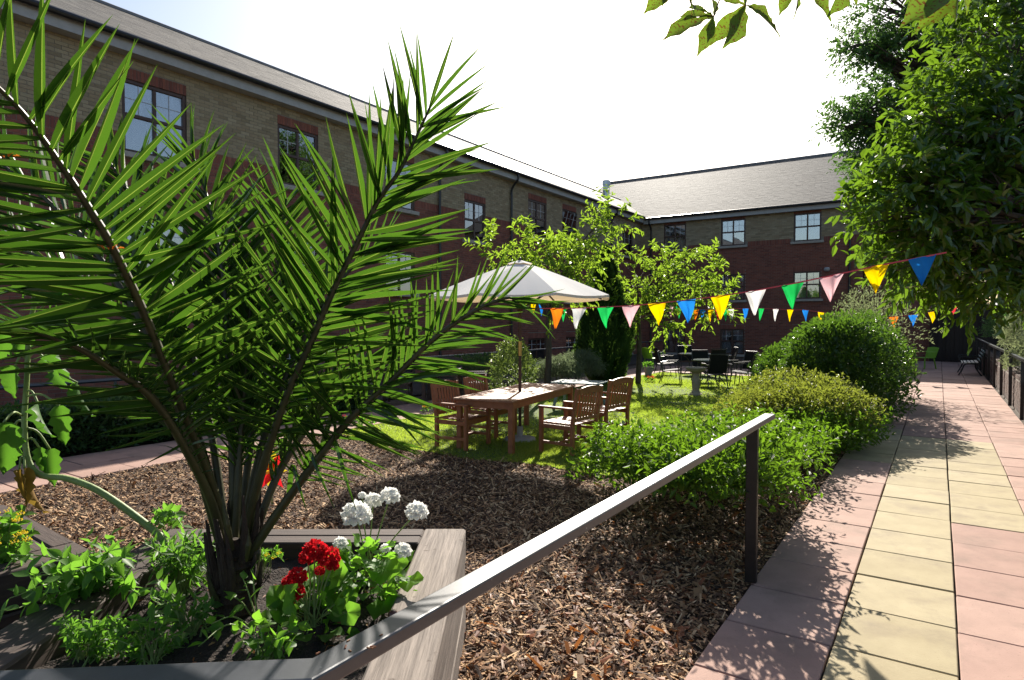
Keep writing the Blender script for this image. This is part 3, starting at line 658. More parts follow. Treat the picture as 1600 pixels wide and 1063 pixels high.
# chips of dirt in the planter
def litter(root, c, rx, ry, z, n, L, w, m, name):
    p = np.stack([rng.uniform(-rx, rx, n), rng.uniform(-ry, ry, n), np.full(n, 0.0)], -1)
    a = YAW; v0 = np.stack([c.x+p[:, 0]*math.cos(a)-p[:, 1]*math.sin(a), c.y+p[:, 0]*math.sin(a)+p[:, 1]*math.cos(a), z+rng.random(n)*.02], -1)
    d = runit(n)*np.array([1, 1, .25]); v, f = leaves(v0, d, L*rng.uniform(.5, 1.4, n), w, .1, .1); return put(name, npmesh(name, v, [f]), m, root, 'stuff')
litter(None, pc, .6, 1.0, .5, 350, .03, .012, M['litter'], 'planter_litter')

# black handrail that turns the corner in front of the planter
hb = thing('handrail', 'black painted flat handrail turning the corner in front of the timber planter', 'railing', (-1.0, 3.0, 0))
cR = W(-.385, 1.213, 1.115); eR = Vector((-1.005, 4.86, 1.115)); lR = W(-3.2, 1.0, 1.115)
b = MB(); wv = Vector((.037, 0, 0)); dz = Vector((0, 0, .035)); fv = W(0, .037)
prof = lambda p, s: [p-s-dz/2, p+s-dz/2, p+s+dz/2, p-s+dz/2]
mit = (wv+W(0, -.037)*-1)*.5
rings = [prof(lR, W(0, -.037)), prof(cR, W(.012, -.04)), prof(eR, wv)]
for k in range(2):
    b.add(rings[k]+rings[k+1], [(0, 1, 5, 4), (1, 2, 6, 5), (2, 3, 7, 6), (3, 0, 4, 7)])
b.add(rings[0], [(0, 1, 2, 3)]); b.add(rings[2], [(3, 2, 1, 0)])
me = b.mesh('rail_bar', parent_loc(hb)); o = put('top_rail', me, M['rail'], hb); bv = o.modifiers.new('bevel', 'BEVEL'); bv.width = .005; bv.segments = 2; bv.limit_method = 'ANGLE'
for p in (Vector((-1.04, 4.5, 0)),):
    MB().box((p.x, p.y, .545), (.075, .05, 1.1), 0, .006).part('post', M['post'], hb, True)
MB().box((-1.035, 4.5, 1.09), (.05, .2, .012)).part('bracket', M['metal_black'], hb, True)
crm = thing('dropping_crumbs', 'dry brown seed scraps lying on the handrail corner', 'scraps', W(-.36, 1.28, 1.13))
b = MB()
for k in range(9):
    q = W(-.40+.13*rng.random(), 1.245+.10*rng.random(), 1.1335); b.box(q, (.008+.007*rng.random(), .004, .003), rng.random()*6, .001)
b.part('scraps', M['litter'], crm, True)
ck = thing('conker', 'round brown conker lying on the pale planter sleeper beside the rail', 'conker', G(614, 967, .6))
MB().lathe([(0, 0), (.012, .002), (.02, .011), (.021, .02), (.014, .032), (0, .036)], 14).part('shell', mat('conker_skin', (.05, .018, .01), (.09, .03, .015), 20, .3, 0), ck, smooth=True)

# ================================================================== PALM
LMI = [0, 1, 0]*7
M['midrib'] = leafmat('palm_midrib', [(.1, .16, .03), (.14, .2, .045)], (.3, .42, .06), .35, .4, .5)
def leaflet_mesh(name, wf=.05, curve=.10, rows=8):
    b = MB(); rws = []
    for i in range(rows):
        t = i/(rows-1); w = wf*(.35+.65*min(1, t/.22))*(1-max(0, (t-.35)/.65)**1.6)+.0006; z = -curve*t*t
        rws.append([(t, -w/2, z+w*.75), (t, -w*.035, z+w*.05), (t, w*.035, z+w*.05), (t, w/2, z+w*.75)])
    b.grid(rws); me = b.mesh(name); me.materials.append(M['palm']); me.materials.append(M['midrib']); me.polygons.foreach_set('material_index', LMI); return me
LM = [leaflet_mesh('leaflet', .053, .01), leaflet_mesh('leaflet', .06, .05), leaflet_mesh('leaflet', .048, .14)]
LMV = [np.array([v.co[:] for v in m_.vertices]) for m_ in LM]; LMF = np.array([p.vertices[:] for p in LM[0].polygons])
PALM = thing('date_palm', 'young date palm with long arching feathery fronds growing in the timber planter', 'palm', G(368, 968, .48))
PB = Vector(PALM.location); budget = [298]
def frond(pts, n, Lmax, single, face=None, start=.24, a0=62, a1=22, r0=.02, tipbend=0):
    pts3 = spline([P(*p) for p in pts], 40)
    f = MB().tube(pts3, [r0*(1-.85*i/39)+.0015 for i in range(40)], 6).part('frond', M['rachis'], PALM, True, True)
    tot = [0.0]
    for i in range(1, 40): tot.append(tot[-1]+(pts3[i]-pts3[i-1]).length)
    acc_v, acc_f, cnt = [], [], 0
    for k in range(n):
        t = start+(1-start)*(k+.5)/n
        for s in (-1, 1):
            tt = min(.999, t+rng.normal()*.004); x = tt*tot[-1]; i = min(38, max(j for j in range(40) if tot[j] <= x)); p = pts3[i].lerp(pts3[i+1], (x-tot[i])/max(1e-6, tot[i+1]-tot[i]))
            T = (pts3[min(39, i+2)]-pts3[max(0, i-2)]).normalized(); N = Vector(face) if face else (CP-p); N = (N-T*N.dot(T)).normalized(); S = T.cross(N)*s
            q = (tt-start)/(1-start); ang = R(a0+(a1-a0)*q+rng.normal()*8); lift = .12+.6*rng.random()-.1*q
            d = (T*math.cos(ang)+S*math.sin(ang)+N*lift*math.sin(ang)).normalized(); d = (d+Vector((0, 0, -.05))).normalized()
            L = Lmax*(.45+.55*min(1, q/.22))*(1-.42*max(0, (q-.45)/.55)**1.4)*rng.uniform(.9, 1.06)
            nn = (N+T*.25-S*.35+Vector(rng.normal(size=3))*.3); nn = (nn-d*nn.dot(d)).normalized(); sd = nn.cross(d)
            mi = int(rng.integers(0, 3)); sc = Matrix(((d.x*L, sd.x*L*1.0, nn.x*L, p.x-PB.x), (d.y*L, sd.y*L, nn.y*L, p.y-PB.y), (d.z*L, sd.z*L, nn.z*L, p.z-PB.z), (0, 0, 0, 1)))
            if single and budget[0] > 0:
                budget[0] -= 1; o = put('leaflet', LM[mi], None, f); o.matrix_basis = sc
            else:
                mm = np.array(sc); v = LMV[mi]@mm[:3, :3].T+mm[:3, 3]; acc_v.append(v); acc_f.append(LMF+cnt); cnt += len(v)
    if acc_v:
        me = npmesh('leaflets', np.concatenate(acc_v), [np.concatenate(acc_f)]); me.materials.append(M['palm']); me.materials.append(M['midrib'])
        me.polygons.foreach_set('use_smooth', [False]*len(me.polygons)); me.polygons.foreach_set('material_index', LMI*(len(me.polygons)//len(LMI))); put('leaflets', me, None, f, 'stuff')
# the three great fronds, then the ones behind
frond([(362, 880, 2.85), (335, 770, 2.75), (285, 640, 2.5), (225, 490, 2.25), (175, 386, 2.05), (137, 323, 1.95), (105, 273, 1.88), (50, 195, 1.78), (0, 140, 1.7), (-80, 70, 1.6)], 46, .55, True, start=.3, a0=66, a1=46)
frond([(374, 880, 2.85), (405, 750, 2.8), (450, 614, 2.7), (488, 531, 2.65), (520, 456, 2.6), (555, 386, 2.55), (590, 316, 2.5), (625, 266, 2.45), (650, 215, 2.42), (672, 168, 2.4)], 56, .53, True, start=.26, a1=26)
frond([(382, 880, 2.82), (437, 797, 2.8), (520, 687, 2.75), (560, 642, 2.7), (612, 594, 2.68), (675, 532, 2.65), (737, 488, 2.62), (790, 466, 2.6), (812, 472, 2.6)], 44, .38, True, start=.26); F3 = bpy.data.objects['leaflets'].parent if 'leaflets' in bpy.data.objects else PALM.children[-1]
frond([(366, 870, 2.9), (362, 650, 3.0), (352, 480, 3.1), (343, 400, 3.12), (333, 348, 3.15), (318, 290, 3.2), (300, 240, 3.2)], 42, .52, False, start=.25)
frond([(355, 880, 2.83), (325, 772, 2.7), (250, 637, 2.4), (180, 580, 2.2), (110, 538, 2.05), (30, 515, 1.95), (-80, 510, 1.85)], 34, .24, False, start=.3, face=(.2, -.3, 1))
frond([(358, 870, 2.9), (300, 660, 3.0), (215, 520, 3.15), (120, 430, 3.3), (30, 390, 3.4), (-60, 370, 3.5)], 46, .5, False, start=.25)
frond([(369, 870, 2.95), (398, 650, 3.15), (425, 480, 3.3), (438, 380, 3.35), (448, 310, 3.4)], 38, .58, False, start=.22)
frond([(370, 870, 2.95), (420, 660, 3.1), (480, 520, 3.25), (540, 430, 3.35), (590, 385, 3.4)], 38, .46, False, start=.25)
frond([(356, 870, 2.9), (325, 650, 3.05), (265, 440, 3.15), (212, 320, 3.25), (170, 250, 3.3)], 44, .58, False, start=.25)
frond([(383, 880, 2.85), (440, 730, 2.95), (520, 625, 3.05), (600, 568, 3.15), (690, 545, 3.25)], 40, .44, False, start=.25, face=(-.2, -.4, 1))
frond([(365, 860, 2.9), (375, 700, 2.95), (385, 560, 3.0), (392, 460, 3.0)], 34, .36, False, start=.3, a0=30, a1=12)
frond([(350, 870, 2.9), (280, 640, 2.75), (200, 470, 2.7), (110, 350, 2.7), (20, 270, 2.7), (-50, 230, 2.75)], 46, .46, False, start=.28)
for pts in ([(560, 642, 2.7), (600, 640, 2.62), (628, 662, 2.6), (660, 700, 2.6)], [(520, 687, 2.75), (528, 700, 2.7), (540, 745, 2.7), (557, 797, 2.7)], [(478, 735, 2.77), (484, 706, 2.72), (500, 742, 2.7), (523, 794, 2.7)], [(452, 775, 2.8), (458, 728, 2.75), (468, 760, 2.72), (480, 800, 2.72)],
            [(560, 642, 2.7), (575, 636, 2.6), (640, 668, 2.55), (697, 696, 2.5)], [(500, 710, 2.76), (522, 640, 2.7), (524, 660, 2.7), (522, 692, 2.7)], [(600, 604, 2.68), (660, 588, 2.6), (720, 584, 2.55), (760, 600, 2.5)]):
    p3 = spline([P(*p) for p in pts], 16); b = MB(); rows = []
    for i, p in enumerate(p3):
        t = (p3[min(15, i+1)]-p3[max(0, i-1)]).normalized(); s = t.cross(FW).normalized()*(.011*(1-(i/15)**2)+.0006); rows.append([p-s-FW*.006, p, p+s-FW*.006])
    b.grid(rows); b.part('leaflet', M['palm'], F3, True)
tk = MB(); prof = []
for k in range(9): z = k*.05; prof += [(.085-.002*k+.012*(k % 2), z), (.075-.002*k, z+.03)]
tk.lathe(prof[:13]+[(.045, .33), (.02, .36)], 18); tr = tk.part('trunk', M['palm_trunk'], PALM, smooth=False)
for k in range(34):
    a = rng.uniform(0, 6.283); z = rng.uniform(.03, .34); r = .075; p0 = Vector((math.cos(a)*r, math.sin(a)*r, z)); hh = rng.uniform(.12, .3)
    MB().tube([p0, p0+Vector((math.cos(a)*.03, math.sin(a)*.03, hh*.5)), p0+Vector((math.cos(a)*.05*rng.random(), math.sin(a)*.05, hh))], [.02, .014, .004], 5).part('leaf_base', M['palm_trunk' if k % 3 else 'rachis'], tr)

# ================================================================== PLANTS IN THE BEDS
def blade_mesh(name, prof, fold=.18, droop=.12, wave=.0):
    """leaf one unit long; prof = half widths along it"""
    b = MB(); n = len(prof); rows = []
    for i, w in enumerate(prof):
        t = i/(n-1); z = -droop*t*t; ww = max(w, .004); e = wave*math.sin(i*2.3)
        rows.append([(t, -ww, z+ww*fold+e), (t, -ww*.5, z+ww*fold*.35), (t, 0, z), (t, ww*.5, z+ww*fold*.35), (t, ww, z+ww*fold-e)])
    b.grid(rows); return b.mesh(name, None, True)
OV = [.03, .22, .32, .33, .27, .17, .07, .0]; HEART = [.22, .42, .45, .38, .28, .17, .08, .0]; CRUMP = [.16, .36, .3, .42, .27, .33, .2, .22, .08, .0]; LANCE = [.03, .09, .13, .135, .11, .07, .03, 0]
BM_ = {}
def leafobj(parent, name, mname, base, tip, nrm, kind=OV, wsc=1.0, fold=.18, droop=.12, wave=.0):
    key = (mname, tuple(kind), fold, droop, wave)
    if key not in BM_: BM_[key] = blade_mesh(name, kind, fold, droop, wave); BM_[key].materials.append(M[mname])
    base, tip = Vector(base), Vector(tip); d = tip-base; L = d.length; d.normalize(); n = Vector(nrm); n = (n-d*n.dot(d))
    n = n.normalized() if n.length > 1e-4 else d.orthogonal().normalized(); s = n.cross(d); c = base-parent_loc(parent)
    o = put(name, BM_[key], None, parent)
    o.matrix_basis = Matrix(((d.x*L, s.x*L*wsc, n.x*L, c.x), (d.y*L, s.y*L*wsc, n.y*L, c.y), (d.z*L, s.z*L*wsc, n.z*L, c.z), (0, 0, 0, 1))); return o
# drooping sunflower with a bent stem
SD = 3.45
sf = thing('sunflower', 'wilting sunflower with a bent stem and big drooping leaves left of the palm', 'sunflower', G(258, 862, .48))
stp = [(262, 860), (250, 838), (200, 798), (150, 765), (105, 748), (62, 742), (43, 715), (38, 660), (42, 590), (45, 520), (56, 470), (70, 448), (82, 455)]
sp = spline([P(x, y, SD) for x, y in stp], 50); MB().tube(sp, [.021-.012*i/49 for i in range(50)], 9).part('stem', M['stemg'], sf, True, True)
for (ax, ay, bx_, by_, tx, ty, ws, mk) in [(45, 545, 88, 548, 108, 616, .95, 0), (40, 583, 121, 598, 132, 662, .8, 0), (43, 578, 84, 580, 104, 614, .9, 0), (40, 620, 92, 634, 104, 712, .7, 0), (40, 612, 60, 632, 68, 694, .8, 0),
    (40, 668, 78, 702, 86, 772, .75, 0), (40, 560, 24, 572, 12, 632, 1.1, 0), (36, 650, 6, 660, 12, 765, .75, 0), (38, 660, 18, 676, 22, 742, .6, 0), (38, 718, 38, 732, 50, 800, .42, 1), (40, 722, 46, 740, 54, 818, .34, 1), (36, 716, 30, 735, 40, 790, .36, 1), (46, 505, 40, 520, 25, 570, .9, 0),
    (50, 482, 55, 438, 24, 468, 1.2, 0), (48, 500, 98, 470, 122, 520, .8, 0), (46, 520, 110, 486, 118, 526, .7, 0), (44, 540, 6, 520, -8, 580, 1.0, 0), (43, 560, 70, 560, 84, 594, .8, 0), (52, 478, 90, 442, 84, 470, .9, 0), (38, 690, 62, 700, 70, 750, .7, 0)]:
    dd = SD+rng.normal()*.08; a_, b0, c_ = P(ax, ay, SD), P(bx_, by_, dd), P(bx_+(tx-bx_)*.85, by_+(ty-by_)*.85, dd+rng.normal()*.05)
    mid = (a_+b0)/2+Vector((0, 0, .035)); lf = leafobj(sf, 'leaf', 'deadleaf' if mk else 'sunleaf', b0, c_, FW*-1+RT*rng.normal()*1.3+UP*.3, CRUMP, ws*.8, .6, .26, .07)
    MB().tube(spline([a_, mid, b0], 8), .006, 5).part('petiole', M['stemg'], lf if False else sf, True, True)
hd = MB(); hc = P(82, 455, SD); hd.lathe([(0, .02), (.05, .012), (.062, -.005), (.045, -.02), (0, -.024)], 16); hm = hd.mesh('flower_head', None, True)
o = put('flower_head', hm, M['sunleaf'], sf); o.location = hc-parent_loc(sf); o.rotation_euler = (R(40), R(60), 0)
for k in range(16):
    a = k*.393; leafobj(sf, 'sepal', 'sunleaf', hc+RT*math.cos(a)*.05+UP*math.sin(a)*.04, hc+RT*math.cos(a)*.10+UP*(math.sin(a)*.08-.02)-FW*.03, FW*-1, LANCE)

for lab, x, y, d in (('orange dried leaf caught on the palm frond at the left edge', 14, 242, 1.72), ('orange curled leaf stuck to the dark stalk of the big left palm frond', 177, 386, 2.0)):
    t = thing('dried_leaf', lab, 'leaf', P(x, y, d))
    for k in range(4): leafobj(t, 'blade', 'orange_petal', P(x-14+k*7, y+4, d), P(x-24+k*14, y-6+5*(k % 2), d-.01), UP-FW*.5, OV, .6, .5, .3, .05)
def round_leaf(name, m):
    b = MB(); k = 18; rim = []
    for i in range(k):
        a = -2.75+5.5*i/(k-1); r = 1+.07*math.cos(i*2.1); rim.append((r*math.cos(a)*.5+.35, r*math.sin(a)*.5, .10*math.cos(a*3.5)+.06))
    mid = [(.35+(p[0]-.35)*.55, p[1]*.55, p[2]*.3+.02) for p in rim]; b.grid([[(.2, 0, 0)]*k, mid, rim]); me = b.mesh(name, None, True); me.materials.append(m); return me
GL = round_leaf('leaf', M['ger_leaf'])
def orient(o, parent, c, d, n, s):
    d = Vector(d).normalized(); n = Vector(n); n = (n-d*n.dot(d)).normalized(); sd = n.cross(d); c = Vector(c)-parent_loc(parent)
    o.matrix_basis = Matrix(((d.x*s, sd.x*s, n.x*s, c.x), (d.y*s, sd.y*s, n.y*s, c.y), (d.z*s, sd.z*s, n.z*s, c.z), (0, 0, 0, 1)))
def head_mesh(name, m, n=190, seed=0):
    d = runit(n); d[:, 2] = np.abs(d[:, 2])*1.0-.35; d = unit(d); pos = d*.62
    v, f = leaves(pos, d*.75+runit(n)*.75, rng.uniform(.28, .44, n), .34, .2, .1, nrm=d+runit(n)*.4); me = npmesh(name, v, [f]); me.materials.append(m); return me
HW, HR = head_mesh('flower_head', M['white_petal']), head_mesh('flower_head', M['red_petal'])
def geranium(label, base, dep, heads, hm, spreadpx, toppx, nl, ls):
    t = thing('geranium', label, 'geranium', base); bpx = base
    for (x, y, r, dd) in heads:
        c = P(x, y, dd); st = MB().tube(spline([base+Vector((rng.normal()*.02, rng.normal()*.02, 0)), (base+c)/2+Vector((0, 0, .03)), c], 8), .0035, 5).part('flower_stem', M['stemg'], t, True)
        o = put('flower_head', hm, None, st); orient(o, st, c, (1, .2*rng.normal(), 0), (0, 0, 1), r*dd/1000*1.05); 
    for k in range(nl):
        x = spreadpx[0]+(spreadpx[1]-spreadpx[0])*rng.random(); yy = toppx[0]+(toppx[1]-toppx[0])*rng.random(); q = abs((x-(spreadpx[0]+spreadpx[1])/2)/(spreadpx[1]-spreadpx[0])*2); yy = yy+(toppx[1]-yy)*.5*q*q
        dd = dep+rng.uniform(-.22, .2); c = P(x, yy, dd); out = (c-base); out.z *= .3; out = out.normalized()+Vector(rng.normal(size=3))*.3
        o = put('leaf', GL, None, t); orient(o, t, c, out, Vector((0, 0, 1))-FW*.35+out*.35+Vector(rng.normal(size=3))*.35, ls*rng.uniform(.6, 1.25))
        if k % 2 == 0: MB().tube(spline([base+Vector((rng.normal()*.03, rng.normal()*.03, 0)), base.lerp(c, .55)+Vector((0, 0, .02)), c], 6), .0025, 4).part('petiole', M['stemg'], t, True)
    return t
geranium('white geranium with round bright leaves beside the pale sleeper', G(575, 905, .49), 3.05, [(557, 806, 25, 3.05), (583, 784, 15, 3.2), (609, 777, 17, 3.15), (651, 801, 19, 3.0), (629, 862, 15, 2.95), (532, 850, 12, 3.1), (566, 775, 7, 3.2), (602, 858, 9, 3)], HW, (508, 640), (835, 985), 120, .115)
geranium('red geranium with deep red flower heads in front of the white one', G(490, 985, .49), 2.78, [(492, 862, 20, 2.7), (514, 872, 19, 2.7), (480, 872, 14, 2.72), (520, 884, 11, 2.68), (465, 902, 16, 2.65), (452, 912, 13, 2.66), (463, 926, 15, 2.6), (455, 938, 10, 2.6), (500, 893, 9, 2.7)], HR, (425, 560), (900, 1045), 100, .1)

def leafy(name, label, cat, base, tips, m, L, wsc, kind=OV, every=.055, single=True, up=.3, sr=.005):
    """stems from the base to each tip carrying leaves"""
    t = thing(name, label, cat, base); cl = Cloud(); sm_ = MB(); base = Vector(base)
    for tip in tips:
        tip = Vector(tip); mid = base.lerp(tip, .5)+Vector((0, 0, (tip-base).length*.16)); b0 = base+Vector((rng.normal()*.025, rng.normal()*.025, -.02)); pts = spline([b0, mid, tip], 14)
        sm_.tube(pts, [sr*(1-.6*i/13) for i in range(14)], 5); Ls = (tip-base).length; n = max(3, int(Ls/every))
        for k in range(n):
            q = .3+.7*(k+1)/n; p = pts[min(13, int(q*13))]; T = (pts[13]-pts[9]).normalized(); a = k*2.4+rng.random(); e = T.orthogonal().normalized(); e2 = T.cross(e)
            d = (T*.5+e*math.cos(a)+e2*math.sin(a)+Vector((0, 0, .15))).normalized(); l = L*rng.uniform(.6, 1.15)
            if single: leafobj(t, 'leaf', m, p, p+d*l, Vector((0, 0, 1))+Vector(rng.normal(size=3))*.45, kind, wsc)
            else: cl.add(leaves(np.array([p]), np.array([d]), l, l*wsc, .2, .15))
    sm_.part('stems', M['stemg'], t, True)
    if not single: cl.part('leaves', M[m], t, 'stuff')
    return t
def around(base, n, r, h): return [Vector(base)+Vector((r*rng.normal()*.6, r*rng.normal()*.6, h*rng.uniform(.55, 1.1))) for _ in range(n)]
leafy('potato_plant', 'broad leaved potato plant sprawling over the sleeper left of the palm', 'plant', G(170, 945, .49), [P(90, 870, 2.9), P(135, 838, 3.0), P(175, 835, 3.0), P(195, 870, 2.9), P(150, 880, 2.85), P(60, 925, 2.7), P(30, 950, 2.6), P(95, 930, 2.65), P(120, 900, 2.8), P(45, 900, 2.7), P(200, 905, 2.75), P(15, 935, 2.5)]+[P(10+210*rng.random(), 860+90*rng.random(), 2.55+.45*rng.random()) for _ in range(20)], 'herb', .085, .8, OV, .035)
leafy('leafy_plant', 'upright bushy plant with narrow leaves at the back of the palm planter', 'plant', G(285, 925, .49), [P(222+130*rng.random(), 832+75*rng.random(), 2.9+.4*rng.random()) for _ in range(46)], 'herb', .07, .9, LANCE, .022)
leafy('leafy_plant', 'low weedy plant with tiny leaves in the planter front corner', 'plant', G(130, 1035, .49), [P(90+130*rng.random(), 955+75*rng.random(), 2.3+.25*rng.random()) for _ in range(60)], 'herb', .036, .5, OV, .02, False, sr=.0025)
leafy('leafy_plant', 'weedy plant with small leaves beside the planter front rail', 'plant', G(235, 1040, .49), [P(195+110*rng.random(), 965+65*rng.random(), 2.35+.25*rng.random()) for _ in range(30)], 'herb', .05, .5, OV, .03, False, sr=.0025)
leafy('creeping_vine', 'pale creeping vine with round leaves trailing round the palm trunk', 'plant', G(400, 985, .49), [P(380, 905, 2.7), P(360, 930, 2.6), P(330, 975, 2.5), P(310, 1010, 2.4), P(395, 890, 2.75), P(410, 1000, 2.4)], 'ger_leaf', .06, 1.15, OV, .05)
leafy('leafy_plant', 'small leafy plant behind the rail under the red geranium', 'plant', G(420, 1035, .49), [P(370+100*rng.random(), 975+55*rng.random(), 2.3+.2*rng.random()) for _ in range(22)], 'ger_leaf', .055, .9, OV, .035)
leafy('leafy_plant', 'broad leafed green plant between the low weeds and the palm trunk', 'plant', G(300, 1000, .49), [P(235+120*rng.random(), 905+85*rng.random(), 2.55+.25*rng.random()) for _ in range(24)], 'herb', .055, .7, OV, .03)
leafy('tomato_plant', 'spindly green plant standing behind the planter by the bent stem', 'plant', G(262, 845, .49), [P(245, 806, 3.4), P(262, 800, 3.4), P(275, 803, 3.4), P(240, 818, 3.3), P(285, 822, 3.4)], 'herb', .055, 1.0, OV, .035)
yf = leafy('yellow_flower_plant', 'leafy plant with yellow flowers in the smaller timber planter', 'plant', G(12, 905, .49), [P(-25+75*rng.random(), 800+75*rng.random(), 3.1+.3*rng.random()) for _ in range(30)], 'herb', .055, .8, LANCE, .03, False)
for k in range(22):
    c = P(-15+62*rng.random(), 795+60*rng.random(), 3.05+.2*rng.random()); o = put('flower', HY if k else (HY := head_mesh('flower', M['yellow_petal'], 24)), None, yf); orient(o, yf, c, (1, 0, 0), (0, 0, 1), .02)
ym = leafy('small_marigold', 'little plant with tiny yellow flowers between palm and red geranium', 'plant', G(415, 900, .49), [P(400+42*rng.random(), 862+18*rng.random(), 3.0) for _ in range(8)], 'herb', .03, .5, LANCE, .03, False, sr=.002)
for (x, y) in ((436, 865), (428, 872), (417, 868)): o = put('flower', HY, None, ym); orient(o, ym, P(x, y, 2.98), (1, 0, 0), (0, 0, 1), .014)

# ================================================================== LAWN FURNITURE
def slat_chair(name, label, loc, rz, group, mw='wood', wd=.6):
    """slatted armchair, faces +Y in its own frame"""
    t = thing(name, label, 'chair', loc, rz, group); w = M[mw]; x = wd/2-.03
    for s in (-1, 1):
        MB().bar((s*x, .25, 0), (s*x, .25, .63), .058, .05, (0, 1, 0), .006).part('leg', w, t)
        b = MB(); b.bar((s*x, -.25, 0), (s*x, -.25, .43), .058, .05, (0, 1, 0), .006); b.bar((s*x, -.25, .42), (s*x, -.33, .92), .056, .048, (0, 1, .2), .006); b.part('leg', w, t)
        MB().box((s*x, -.01, .645), (.068, .60, .028), 0, .008).part('armrest', w, t)
        MB().box((s*x, 0, .39), (.03, .46, .06), 0, .004).part('side_rail', w, t)
        MB().box((s*x, 0, .17), (.028, .46, .04), 0, .004).part('stretcher', w, t)
    MB().box((0, .235, .39), (wd-.11, .028, .06), 0, .004).part('front_rail', w, t)
    MB().box((0, 0, .17), (wd-.08, .04, .03), 0, .004).part('stretcher', w, t)
    for k in range(7): MB().box((0, .235-k*.077, .432), (wd-.115 if 0 < k < 6 else wd-.06-.055, .062, .02), 0, .004).part('seat_slat', w, t)
    MB().bar((-x+.03, -.272, .50), (x-.03, -.272, .50), .03, .05, (0, 0, 1), .004).part('back_rail', w, t)
    b = MB(); rows = []
    for q in np.linspace(-1, 1, 9):
        zt = .93-.035*q*q+.012; rows.append([(q*(x-.02), -.345, .845), (q*(x-.02), -.312, .845), (q*(x-.02), -.325, zt), (q*(x-.02), -.355, zt), (q*(x-.02), -.345, .845)])
    b.grid(rows); b.add([rows[0][i] for i in range(4)], [(0, 1, 2, 3)]); b.add([rows[-1][i] for i in range(4)], [(3, 2, 1, 0)]); b.part('top_rail', w, t)
    for k in range(7):
        xx = (k-3)*(wd-.14)/7.2; MB().bar((xx, -.275, .52), (xx, -.328, .85), .042, .014, (0, 1, 0), .003).part('back_slat', w, t)
    return t
def slat_table(name, label, loc, rz, L, Wd, mw='wood', mt='wood_top', h=.74):
    t = thing(name, label, 'table', loc, rz); n = 9; w = Wd/n
    for k in range(n): MB().box((-Wd/2+w*(k+.5), 0, h-.013), (w-.005, L, .026), 0, .003).part('plank', M[mt], t)
    for s in (-1, 1):
        MB().box((s*(Wd/2-.05), 0, h-.075), (.028, L-.16, .095)).part('apron', M[mw], t)
        MB().box((0, s*(L/2-.07), h-.075), (Wd-.14, .028, .095)).part('apron', M[mw], t)
        for r in (-1, 1): MB().box((s*(Wd/2-.06), r*(L/2-.09), h/2-.016), (.075, .075, h-.032), 0, .006).part('leg', M[mw], t)
    return t
TDIR = W(.44, .9); TS = W(.89, -.46); TC = W(.12, 9.72); trz = math.atan2(TDIR.y, TDIR.x)-R(90)
slat_table('dining_table', 'long hardwood table under the cream parasol on the lawn', TC, trz, 2.4, .92)
def at_table(a, s, off=0.0): q = TC+TDIR.normalized()*a+TS.normalized()*s; return q
GRP = 'hardwood armchairs round the parasol table'
def face(x, d): f = W(x, d); return math.atan2(f.y, f.x)-R(90)
slat_chair('garden_chair', 'hardwood armchair pulled out on the near right corner of the parasol table', W(.78, 8.73), face(-.78, .62), GRP, wd=.66)
slat_chair('garden_chair', 'hardwood armchair at the far right side of the parasol table', W(1.43, 9.98), face(-.74, .67), GRP, wd=.66)
slat_chair('garden_chair', 'hardwood armchair at the near left side of the parasol table', W(-.70, 9.1), face(.86, -.52), GRP, wd=.62)
slat_chair('garden_chair', 'hardwood armchair at the far left side of the parasol table', W(-.31, 10.05), face(.86, -.52), GRP, wd=.62)

# parasol
um = thing('parasol', 'large cream cloth parasol on a wooden pole through the table', 'parasol', W(.12, 9.6), R(8))
MB().lathe([(.24, 0), (.25, .02), (.22, .05), (.08, .065), (.045, .07), (.045, .22), (0, .22)], 24).part('base', M['concrete'], um)
pl_ = MB(); pl_.tube([(0, 0, .1), (0, 0, 2.62)], .024, 10); po = pl_.part('pole', M['dark_wood'], um)
MB().tube([(0, 0, 1.28), (0, 0, 1.5)], .03, 10).part('sleeve', M['brass'], po)
MB().lathe([(.03, 0), (.05, .02), (.05, .1), (.03, .12)], 12, (0, 0, 1.95)).part('runner', M['dark_wood'], po)
RC, ZR, ZT_ = 1.38, 2.17, 2.68; nr = 8; rows = []
for i in range(15):
    q = i/14; ring = []
    for j in range(nr*6+1):
        a = 2*math.pi*j/(nr*6); fr = (j % 6)/6; sagf = math.sin(math.pi*fr); r = .03+(RC-.03)*q; r *= 1-.055*sagf*q
        z = ZT_-(ZT_-ZR)*(q**1.12)-.05*sagf*q*(1.2-q)-.02*sagf*q*q; ring.append((r*math.cos(a), r*math.sin(a), z))
    rows.append(ring)
rows.append([(p[0]*.998, p[1]*.998, p[2]-.035) for p in rows[-1]])
MB().grid(rows).part('canopy', M['canvas'], um, smooth=False)
rows = []
for q in np.linspace(0, 1, 5): rows.append([((.02+.17*q)*math.cos(2*math.pi*j/32), (.02+.17*q)*math.sin(2*math.pi*j/32), 2.71-.05*q-.012*math.sin(math.pi*(j % 4)/4)*q) for j in range(33)])
MB().grid(rows).part('vent_cap', M['canvas'], um)
MB().lathe([(.02, 2.7), (.024, 2.73), (.015, 2.75), (0, 2.76)], 10).part('finial', M['dark_wood'], um)
for j in range(nr):
    a = 2*math.pi*j/nr; c, s = math.cos(a), math.sin(a)
    rb_ = MB().bar((c*.05, s*.05, ZT_-.05), (c*(RC-.02), s*(RC-.02), ZR-.025), .018, .022).part('rib', M['dark_wood'], um)
    MB().bar((c*.05, s*.05, 2.0), (c*.72, s*.72, ZT_-.3), .014, .018).part('strut', M['dark_wood'], rb_)

